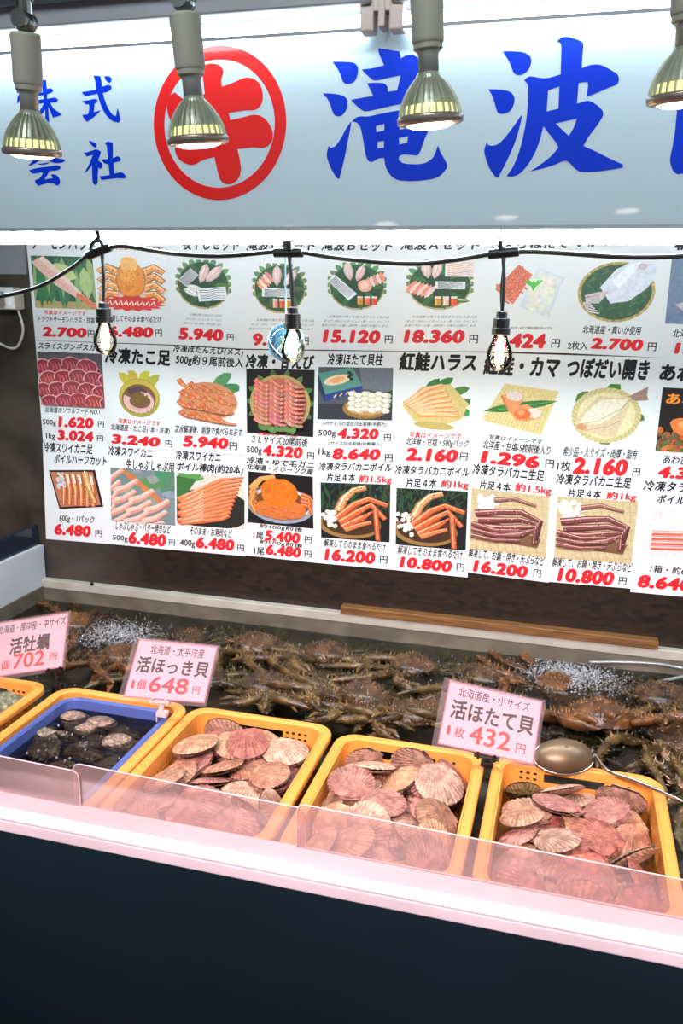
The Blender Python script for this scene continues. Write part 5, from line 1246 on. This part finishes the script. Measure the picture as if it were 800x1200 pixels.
def bivalve(name, lab, cat, fn, m, loc, R, eul, seed, group):
    E = thing(name, lab, cat, loc, group); E.rotation_euler = [rad(a) for a in eul]; E.scale = (R, R, R)
    for nm, sg in (('upper_valve', 1), ('lower_valve', -1)):
        mb, rib = fn(sg, seed+sg); me = mesh_from(nm, mb, m, smooth=True)
        at = me.attributes.new('rib', 'FLOAT', 'POINT')
        for i, v in enumerate(rib): at.data[i].value = v
        c = bpy.data.objects.new(nm, me); C.objects.link(c); c.parent = E
CL = 'clams in the blue tray'
for i, (px, py, z, R, e, m, lab) in enumerate([
    (85, 841, .648, .030, (8, 5, 20), clam_m, 'tan clam, left of the two palest clams at the back of the blue tray'),
    (99, 855, .648, .026, (12, -8, 30), clam_m, 'small pale pink clam in the middle of the blue tray'),
    (132, 836, .648, .034, (-6, 8, 24), clam_m, 'large pale clam at the back right of the blue tray'),
    (107, 834, .642, .022, (5, 0, 80), clam_m, 'small grey clam between the two big pale clams of the blue tray'),
    (90, 829, .640, .026, (-10, 5, 10), clam_d, 'grey clam at the back rim of the blue tray'),
    (140, 871, .646, .036, (14, 10, 30), clam_m, 'ridged brown clam at the right front of the blue tray'),
    (62, 846, .628, .032, (10, 10, 120), clam_d, 'dark clam under water at the left of the blue tray'),
    (112, 868, .626, .032, (5, 10, 50), clam_d, 'dark clam under water in the middle front of the blue tray'),
    (150, 850, .626, .030, (10, 0, 80), clam_d, 'dark clam under water at the right of the blue tray'),
    (105, 886, .634, .032, (0, 12, 10), clam_d, 'dark clam just behind the splash guard in the blue tray'),
    (130, 895, .632, .028, (15, 0, 60), clam_d, 'dark clam at the front right corner of the blue tray'),
    (165, 838, .624, .028, (0, 0, 30), clam_d, 'dark clam at the back right corner of the blue tray'),
    (75, 862, .640, .030, (20, 10, 150), clam_d, 'dark clam in front of the small pale clam, left side of the blue tray'),
    (120, 852, .634, .030, (-10, 20, 60), clam_d, 'dark clam between the small pale clam and the ridged brown clam'),
    (90, 880, .640, .030, (12, -14, 10), clam_d, 'dark clam right beside the tip of the long grey oyster in the blue tray'),
    (158, 862, .636, .026, (10, 24, 90), clam_d, 'dark clam at the right wall of the blue tray behind the ridged clam'),
    (70, 832, .634, .026, (-16, 0, 20), clam_d, 'dark clam in the back left corner of the blue tray'),
    (35, 880, .636, .030, (6, -10, 140), clam_d, 'dark clam behind the splash guard at the left front of the blue tray'),
    (150, 832, .632, .024, (0, 8, 10), clam_d, 'small dark clam at the back wall of the blue tray, right of centre'),
    (70, 900, .634, .034, (6, 6, 200), clam_m, 'pale clam seen dimly through the leftmost splash guard')]):
    p = atz(px, py, z); bx_, by_ = BK['b1'][:2]; R *= .95
    p.x = min(max(p.x, bx_-.116+R), bx_+.116-R); p.y = min(max(p.y, by_-.168+R), by_+.168-R)
    bivalve('clam', lab, 'clam', clam_valve, m, p, R, e, i*5, CL)
OG = 'oysters at the left'
for i, (px, py, z, R, e, m, lab) in enumerate([
    (52, 868, .640, .042, (10, 12, -35), oys_m, 'long grey rough oyster shell at the front left of the blue tray'),
    (28, 806, .662, .036, (20, 10, 30), oys_g, 'greenish oyster at the back of the leftmost basket, under the pink card'),
    (5, 812, .650, .040, (-10, 10, 70), oys_g, 'mossy oyster at the left edge of the picture in the leftmost basket'),
    (14, 834, .640, .042, (5, -10, 20), oys_m, 'brown oyster in the leftmost basket beside the yellow rim'),
    (-18, 850, .630, .045, (0, 8, 100), oys_m, 'oyster in the leftmost basket cut by the left edge of the picture')]):
    p = atz(px, py, z)
    if i: p.x = min(max(p.x, BK['b0'][0]-.09), BK['b0'][0]+.088); p.y = min(max(p.y, 1.2), BK['b0'][1]+.14)
    bivalve('oyster', lab, 'oyster', oyster_valve, m, p, R, e, 60+i*5, OG)

# ------------------------------------------------------------------ king crabs
crab_m = shell_mat('crab_shell', (46, 34, 22), (112, 84, 54), .3)
crab_l = shell_mat('crab_leg', (46, 37, 22), (122, 98, 52), .3)
crab_o = shell_mat('crab_orange', (72, 46, 26), (134, 90, 46), .3)
crab_p = shell_mat('crab_pale', (160, 126, 90), (214, 186, 150), .35)
spine_m = mat('crab_spines', (156, 128, 70), .35, rgb2=(188, 158, 98), scale=40)
def leg_mb(side, k, r, sp):
    """one walking leg folded up beside the body"""
    an = (-.5+.42*k)+r.uniform(-.12, .12)              # direction from the side, + = backwards
    dx, dy = side*math.cos(an), -math.sin(an)
    p0 = Vector((side*.060, .03-.035*k, -.004)); lift = r.uniform(.0, .016)
    p1 = p0+Vector((dx*.028, dy*.028, .004)); p2 = p1+Vector((dx*.066, dy*.066, lift)); b = r.uniform(.3, 1.0)*(1 if k else -1)
    d2 = Vector((dx*math.cos(b)-dy*math.sin(b)*.9, dy*math.cos(b)-side*dx*math.sin(b)*0-abs(math.sin(b))*.6, 0)).normalized()
    p3 = p2+d2*.040+Vector((0, 0, -.004)); p4 = p3+d2*.064+Vector((0, -.016, -lift*.9)); p5 = p4+d2*.035+Vector((0, -.02, -.014))
    return [p0, p1, p2, p3, p4, p5], [.011, .0135, .0150, .0125, .0095, .0022]
def grow(P, R, seg, sp, r, rib_every=True):
    mb = MB(); pts = []; rs = []
    for i in range(len(P)-1):
        n_ = 4
        for j in range(n_):
            t_ = j/n_; pts.append(P[i].lerp(P[i+1], t_)); q = R[i]+(R[i+1]-R[i])*t_
            rs.append(q*(.80 if j == 0 and i else 1.06 if j in (1, 3) else 1.0))
    pts.append(P[-1]); rs.append(R[-1]); mb.tube(pts, rs, seg, True, .82)
    nb = len(mb.v)
    for i in range(2, len(pts)-3):
        ax = (pts[i+1]-pts[i-1]).normalized()
        for _ in range(sp):
            v = Vector((r.gauss(0, 1), r.gauss(0, 1), abs(r.gauss(0, 1))*.8)); v -= ax*v.dot(ax)
            if v.length < .1: continue
            v.normalize(); b = pts[i]+v*rs[i]*.75; mb.cone(b, b+v*(rs[i]*.75+.004)+ax*.002, .0030, 4)
    return mb, nb
def ribbed(name, mb, nb, m):
    me = mesh_from(name, mb, [m], smooth=False)
    at = me.attributes.new('rib', 'FLOAT', 'POINT'); rr = random.Random(nb)
    for i in range(len(me.vertices)): at.data[i].value = (.35+.4*rr.random()) if i < nb else 1.0
    me.polygons.foreach_set('use_smooth', [True]*len(me.polygons))
    return me
def make_crab(seed, mC, mL):
    r = random.Random(seed); parts = []
    NU, NT = 11, 44; mb = MB(); vs = []
    for i in range(NU):
        u = i/(NU-1)
        for k in range(NT):
            a = 2*PI*k/NT
            R = .074*(1+.10*math.cos(2*a+PI)*.6-.10*math.sin(a)+.05*abs(math.sin(2*a)))
            x = R*math.cos(a)*u; y = R*math.sin(a)*u*.98
            h = .034*math.sqrt(max(0, 1-u*u))*(1+.16*math.sin(3.2*x/.074+1)*math.cos(2.5*y/.074))+.004*math.sin(a*3)*u*(1-u)
            vs.append((x, y, h+r.uniform(-.0012, .0012)))
    n0 = len(vs)
    for k in range(NT):
        a = 2*PI*k/NT; x, y, z = vs[(NU-1)*NT+k]; vs.append((x*.86, y*.86, -.016))
    fs = []
    for i in range(NU):
        for k in range(NT): fs.append((i*NT+k, i*NT+(k+1) % NT, (i+1)*NT+(k+1) % NT, (i+1)*NT+k))
    fs.append(tuple(n0+k for k in range(NT-1, -1, -1)))
    mb.add(vs, fs); nb = len(mb.v)
    for _ in range(80):
        u = math.sqrt(r.random())*.95; a = r.uniform(0, 2*PI); i = min(NU-1, int(u*(NU-1)+.5)); k = int(a/(2*PI)*NT) % NT
        b = Vector(vs[i*NT+k]); nrm = Vector((b.x*.55, b.y*.55, .05)).normalized(); L = r.uniform(.005, .010)
        mb.cone(b-nrm*.001, b+nrm*L, L*.42, 5)
    for k in range(0, NT, 2):
        b = Vector(vs[(NU-1)*NT+k]); nrm = Vector((b.x, b.y, .012)).normalized(); mb.cone(b-nrm*.002, b+nrm*r.uniform(.008, .014), .0042, 5)
    parts.append(('carapace', ribbed('carapace', mb, nb, mC)))
    for side in (-1, 1):
        for k in range(3):
            P, R = leg_mb(side, k, r, 2); m_, nb = grow(P, R, 8, 2, r); parts.append(('leg', ribbed('leg', m_, nb, mL)))
        p0 = Vector((side*.045, .058, -.004)); big = 1.25 if side > 0 else 1.0
        P = [p0, p0+Vector((side*.035, .022, .008)), p0+Vector((side*.060, .055, .010)), p0+Vector((side*.045, .085, .002)), p0+Vector((side*.022, .112, -.004)), p0+Vector((side*.008, .128, -.006))]
        m_, nb = grow(P, [.009*big, .011*big, .0115*big, .0145*big, .008*big, .002], 8, 2, r)
        q = P[3]; t_ = MB(); m_.tube([q+Vector((side*-.004, .004, .006)), q+Vector((side*-.022, .028, .010)), q+Vector((side*-.030, .048, .004))], [.007*big, .006*big, .0015], 7)
        parts.append(('claw', ribbed('claw', m_, nb, mL)))
    f = MB()
    for sx in (-1, 1):
        f.tube([(sx*.010, .072, .008), (sx*.014, .086, .016)], .0022, 6); f.ball((sx*.0145, .088, .018), .0034, 8, 6)
        f.tube(smooth_path([(sx*.018, .070, .004), (sx*.03, .10, .02), (sx*.055, .13, .016)], 4), .0009, 5)
    f.cone((0, .068, .008), (0, .094, .016), .006, 6)
    parts.append(('face', ribbed('face', f, 0, mL)))
    return parts
CR = [make_crab(11, crab_m, crab_l), make_crab(23, crab_m, crab_l), make_crab(37, crab_o, crab_o), make_crab(41, crab_p, crab_p)]
for i, (px, py, z, rz, tx, ty, s, v, lab) in enumerate([
    (388, 762, .612, 200, 10, 0, .95, 0, 'brown king crab at the back of the tank below the left end of the plank'),
    (428, 818, .620, 178, 16, 4, 1.0, 1, 'brown king crab facing the viewer just behind the middle basket'),
    (702, 842, .624, 196, 24, -6, 1.15, 2, 'large spiny orange-brown king crab behind the rightmost basket'),
    (655, 790, .598, 150, 0, 8, .9, 2, 'brown king crab under the white bubbles at the right'),
    (305, 752, .610, 100, 8, 0, .95, 0, 'brown king crab at the back of the tank above the middle pink card'),
    (226, 748, .596, 40, 4, 0, .9, 1, 'king crab lying low in the back of the tank beside the left white bubbles'),
    (120, 712, .606, 300, 6, 6, .9, 2, 'orange-brown king crab at the back left corner of the tank'),
    (48, 742, .606, 240, 10, 0, .95, 0, 'king crab at the far left of the tank above the leftmost pink card'),
    (142, 772, .612, 120, 14, -6, .95, 2, 'orange-brown king crab between the left and middle pink cards'),
    (310, 806, .616, 150, 14, 0, .95, 1, 'king crab just behind the basket right of the blue tray'),
    (492, 768, .606, 215, 8, 0, .95, 1, 'king crab at the back of the tank, behind the right pink card'),
    (520, 832, .602, 30, 6, 0, .95, 0, 'king crab half hidden behind the right pink card'),
    (572, 782, .600, 260, 6, 6, .9, 0, 'king crab just above the right pink card'),
    (770, 805, .610, 120, 8, -4, .95, 1, 'king crab at the right of the tank below the thin hoses'),
    (790, 868, .604, 60, 10, 0, .95, 0, 'king crab at the right edge beside the large spiny crab'),
    (822, 925, .606, 95, 0, 0, .75, 3, 'pale tan king crab at the right edge beside the rightmost basket'),
    (612, 850, .590, 160, 6, 0, .9, 0, 'king crab hidden low between the right pink card and the large crab'),
    (240, 796, .614, 10, 14, 0, .95, 0, 'king crab in the tank behind the middle pink card'),
    (365, 838, .614, 170, 16, 0, .9, 0, 'king crab tucked close behind the gap between the left and middle scallop baskets'),
    (478, 846, .612, 200, 12, 0, .9, 1, 'king crab close behind the middle scallop basket, left of the right pink card'),
    (205, 782, .604, 60, 10, 0, .85, 2, 'orange-brown king crab close behind the blue tray basket'),
    (345, 790, .604, 240, 6, 0, .9, 1, 'king crab in the middle of the tank below the left plank end')]):
    p = atz(px, py, z+.010)
    if v != 3: p.y = min(max(p.y, 1.765), 2.045); p.x = max(p.x, -1.37)
    E = thing('king_crab', lab, 'crab', p, 'king crabs in the tank')
    E.rotation_euler = (Euler((rad(-tx), rad(ty), 0)).to_matrix() @ Euler((0, 0, rad(rz))).to_matrix()).to_euler(); E.scale = (s, s, s)
    for nm, me in CR[v]:
        c = bpy.data.objects.new(nm, me); C.objects.link(c); c.parent = E

# ------------------------------------------------------------------ bubbles, hoses, ladle
foam = clear('foam', (255, 255, 255), .80, .12, (200, 208, 212), .08)
def froth(cx, cy, sx, sy, nn, lab, seed):
    r = random.Random(seed); mb = MB(); c = atz(cx, cy, WZ)
    for _ in range(nn):
        a, b = r.gauss(0, 1), r.gauss(0, 1); f = math.exp(-(a*a+b*b)/3)
        mb.ball((c.x+a*sx, c.y+b*sy, WZ+.001+.010*f*r.random()), r.uniform(.0008, .0021)*(1+.4*f), 6, 4)
    tag(obj('froth', mb, foam, smooth=True, fix=False), lab, 'froth', kind='stuff')
froth(138, 745, .060, .052, 1600, 'white froth bubbling up in the back left of the tank', 1)
froth(670, 792, .066, .050, 1800, 'white froth bubbling up in the back right of the tank', 2)
r_ = random.Random(7); mb = MB()
for _ in range(420):
    mb.ball((r_.uniform(-1.45, .4), r_.uniform(1.58, 2.12), WZ+.0008), r_.uniform(.0008, .0028), 6, 4)
for _ in range(50): mb.ball((BK['b1'][0]+r_.uniform(-.11, .11), BK['b1'][1]+r_.uniform(-.14, .15), .6525), r_.uniform(.001, .0035), 6, 4)
tag(obj('water_bubbles', mb, foam, smooth=True, fix=False), 'small bubbles scattered over the water of the tank', 'bubbles', kind='stuff')
hose_m = clear('hose_clear', (220, 226, 224), .35, .15, (150, 156, 152), .15)
for pts, lab in (([(690, 776, .640), (730, 776, .648), (770, 778, .655), (800, 783, .66), (860, 790, .66)], 'thin clear hose along the back right of the tank, the farther one'), ([(752, 804, .632), (772, 799, .640), (790, 795, .648), (815, 792, .655), (870, 800, .66)], 'thin clear hose at the right of the tank, the nearer one')):
    tag(obj('air_hose', MB().tube(smooth_path([atz(*p) for p in pts], 8), .0042, 8), hose_m, smooth=True), lab, 'hose', 'clear hoses')
ch = mat('stainless_steel', (190, 186, 180), .16, 1.0, rgb2=(204, 200, 194), scale=12)
la = atz(662, 892, .688)
ld = thing('ladle', 'stainless steel ladle lying on the back rim of the rightmost basket', 'ladle', la)
A, B = atz(624, 892, .690), atz(694, 890, .690)
ux = (B-A).normalized(); uy = Vector((0, 0, 1)).cross(ux).normalized(); cen = (A+B)/2; rx = (B-A).length/2
tilt = Matrix((ux, (uy*.90+Vector((0, 0, 1))*.42).normalized(), (uy*-.42+Vector((0, 0, 1))*.90).normalized())).transposed()
def LP(x, y, z): return cen+Vector((0, 0, .006))+tilt @ Vector((x, y, z))
bm_ = MB(); NU, NT = 10, 36; vs = []
for i in range(NU):
    u = i/(NU-1)
    for k in range(NT):
        a = 2*PI*k/NT; vs.append(LP(rx*u*math.cos(a), rx*.62*u*math.sin(a), .034*math.sqrt(max(0, 1-u*u))))
fs = [(i*NT+k, i*NT+(k+1) % NT, (i+1)*NT+(k+1) % NT, (i+1)*NT+k) for i in range(NU-1) for k in range(NT)]
bm_.add(vs, fs)
bo = obj('bowl', bm_, mat('ladle_bowl', (128, 110, 86), .42, .6, rgb2=(104, 88, 66), scale=14), ld, smooth=True, world=True); so = bo.modifiers.new('thickness', 'SOLIDIFY'); so.thickness = .0012
obj('bowl_rim', MB().tube([LP(rx*math.cos(2*PI*k/48), rx*.62*math.sin(2*PI*k/48), 0) for k in range(49)], .0024, 7), ch, ld, smooth=True, world=True)
h0 = LP(rx*.97, 0, 0)
obj('handle', MB().tube(smooth_path([h0+Vector((-.006, .012, .003)), h0+Vector((.006, 0, .004)), atz(712, 903, .700), atz(742, 914, .700), atz(775, 928, .697), atz(815, 946, .690), atz(850, 962, .686)], 6), .0034, 8), ch, ld, smooth=True, world=True)
obj('ferrule', MB().tube([h0+Vector((-.004, -.010, .002)), h0+Vector((.004, .012, .004))], .0062, 8), ch, ld, world=True)

# ------------------------------------------------------------------ price cards
pink = mat('pink_card', (255, 220, 230), .4, rgb2=(255, 224, 233), scale=3)
pred = mat('pink_card_edge', (226, 126, 140), .4)
sleeve = clear('card_sleeve', (255, 255, 255), .93, .08, (240, 236, 238))
cblack = mat('card_black', (24, 16, 20), .5); cred = mat('card_red', (226, 58, 52), .5)
def card(px, y, lab, rows, clip_px, clip_mat, clip_lab, dark):
    cs = [aty(a, b, y) for a, b in px]
    for i in (0, 1): cs[i].y += .012; 
    q = Quad(*cs)
    P = thing('price_card', lab, 'price card', q.at(.5, 1), 'pink price cards')
    mb = MB(); q.sheet(mb, 0, 1, 0, 1, -.0006, .0002); cd = obj('card', mb, pink, P, world=True)
    e = MB(); w = .012
    for u0, u1, v0, v1 in ((0, 1, 0, .02), (0, 1, .98, 1), (0, w, .02, .98), (1-w, 1, .02, .98)): q.sheet(e, u0, u1, v0, v1, .0002, .0004)
    obj('card_border', e, pred, P, world=True)
    sl = MB(); q.sheet(sl, -.06, 1.03, -.03, 1.06, .0010, .0013); obj('clear_sleeve', sl, sleeve, P, world=True)
    for txt, bx_, m, b in rows: q.text('lettering', txt, *bx_, m, cd, bold=b, shear=0, h=.0006)
    k = thing('card_clip', clip_lab, 'clip', q.at(clip_px[0], 1.05), 'clips holding the pink cards')
    top = q.at(clip_px[0], 1.0); ux_ = (cs[2]-cs[3]).normalized()
    jaw = MB(); jaw.tube([top-ux_*.024+Vector((0, -.003, -.004)), top+ux_*.024+Vector((0, -.003, -.004))], .0042, 8)
    for sx in (-1, 1): jaw.tube([top+ux_*(.016*sx)+Vector((0, -.006, .004)), top+ux_*(.016*sx)+Vector((0, -.004, -.010))], .003, 6)
    obj('jaw', jaw, clip_mat, k, world=True)
    foot = Vector((top.x+clip_px[1], top.y, BZ+.001)); 
    st = MB(); st.tube([top+Vector((0, 0, -.004)), top.lerp(foot, .6), foot+Vector((0, 0, .006))], .0042, 8); st.ball(top.lerp(foot, .5), .0062, 8, 6)
    obj('stem', st, clip_mat, k, world=True)
    ba = MB(); f = foot
    ba.box((f.x-.012, f.y-.008, BZ-.001), (f.x+.012, f.y+.008, BZ+.010)); ba.box((f.x-.013, f.y-.006, BZ-.016), (f.x-.010, f.y+.006, BZ+.004)); 
    obj('base', ba, clip_mat, k, world=True, bevel=.002)
clear_clip = mat('frosted_clip', (206, 190, 186), .25, rgb2=(214, 200, 196)); black_clip = mat('black_clip', (26, 24, 22), .35, .3)
card(((-24, 735), (77, 719.5), (73.5, 782), (-28, 797)), 1.552, 'pink price card reading 702 at the left edge, above the oysters',
     [('北海道・厚岸産・中サイズ', (.20, .98, .06, .22), cblack, .01), ('活牡蠣', (.36, .82, .32, .62), cblack, .035), ('1', (.20, .235, .72, .86), cred, 0), ('個', (.28, .38, .72, .88), cred, .015), ('702', (.42, .78, .62, .90), cred, .02), ('円', (.84, .92, .70, .84), cred, .01)], (.92, .002), black_clip, 'black clip under the leftmost pink card', True)
card(((160, 751), (252.5, 760), (239.5, 824), (144.5, 816.5)), 1.50, 'pink price card reading 648 in front of the scallop basket right of the blue tray',
     [('北海道・太平洋産', (.18, .86, .07, .23), cblack, .01), ('活ほっき貝', (.06, .96, .28, .56), cblack, .035), ('1', (.06, .095, .70, .84), cred, 0), ('個', (.13, .24, .68, .85), cred, .015), ('648', (.28, .76, .60, .88), cred, .022), ('円', (.82, .91, .72, .86), cred, .01)], (.46, .004), clear_clip, 'frosted clip under the middle pink card', False)
card(((525.5, 800), (635.5, 825.5), (624.5, 896), (512.5, 871.5)), 1.50, 'pink price card reading 432 above the two right scallop baskets',
     [('北海道産・小サイズ', (.12, .88, .06, .21), cblack, .01), ('活ほたて貝', (.07, .95, .26, .56), cblack, .035), ('1', (.07, .105, .68, .82), cred, 0), ('枚', (.15, .26, .67, .84), cred, .015), ('432', (.31, .74, .59, .88), cred, .022), ('円', (.80, .90, .72, .88), cred, .01)], (.52, .002), black_clip, 'black clip under the right pink card, on the basket rims', True)
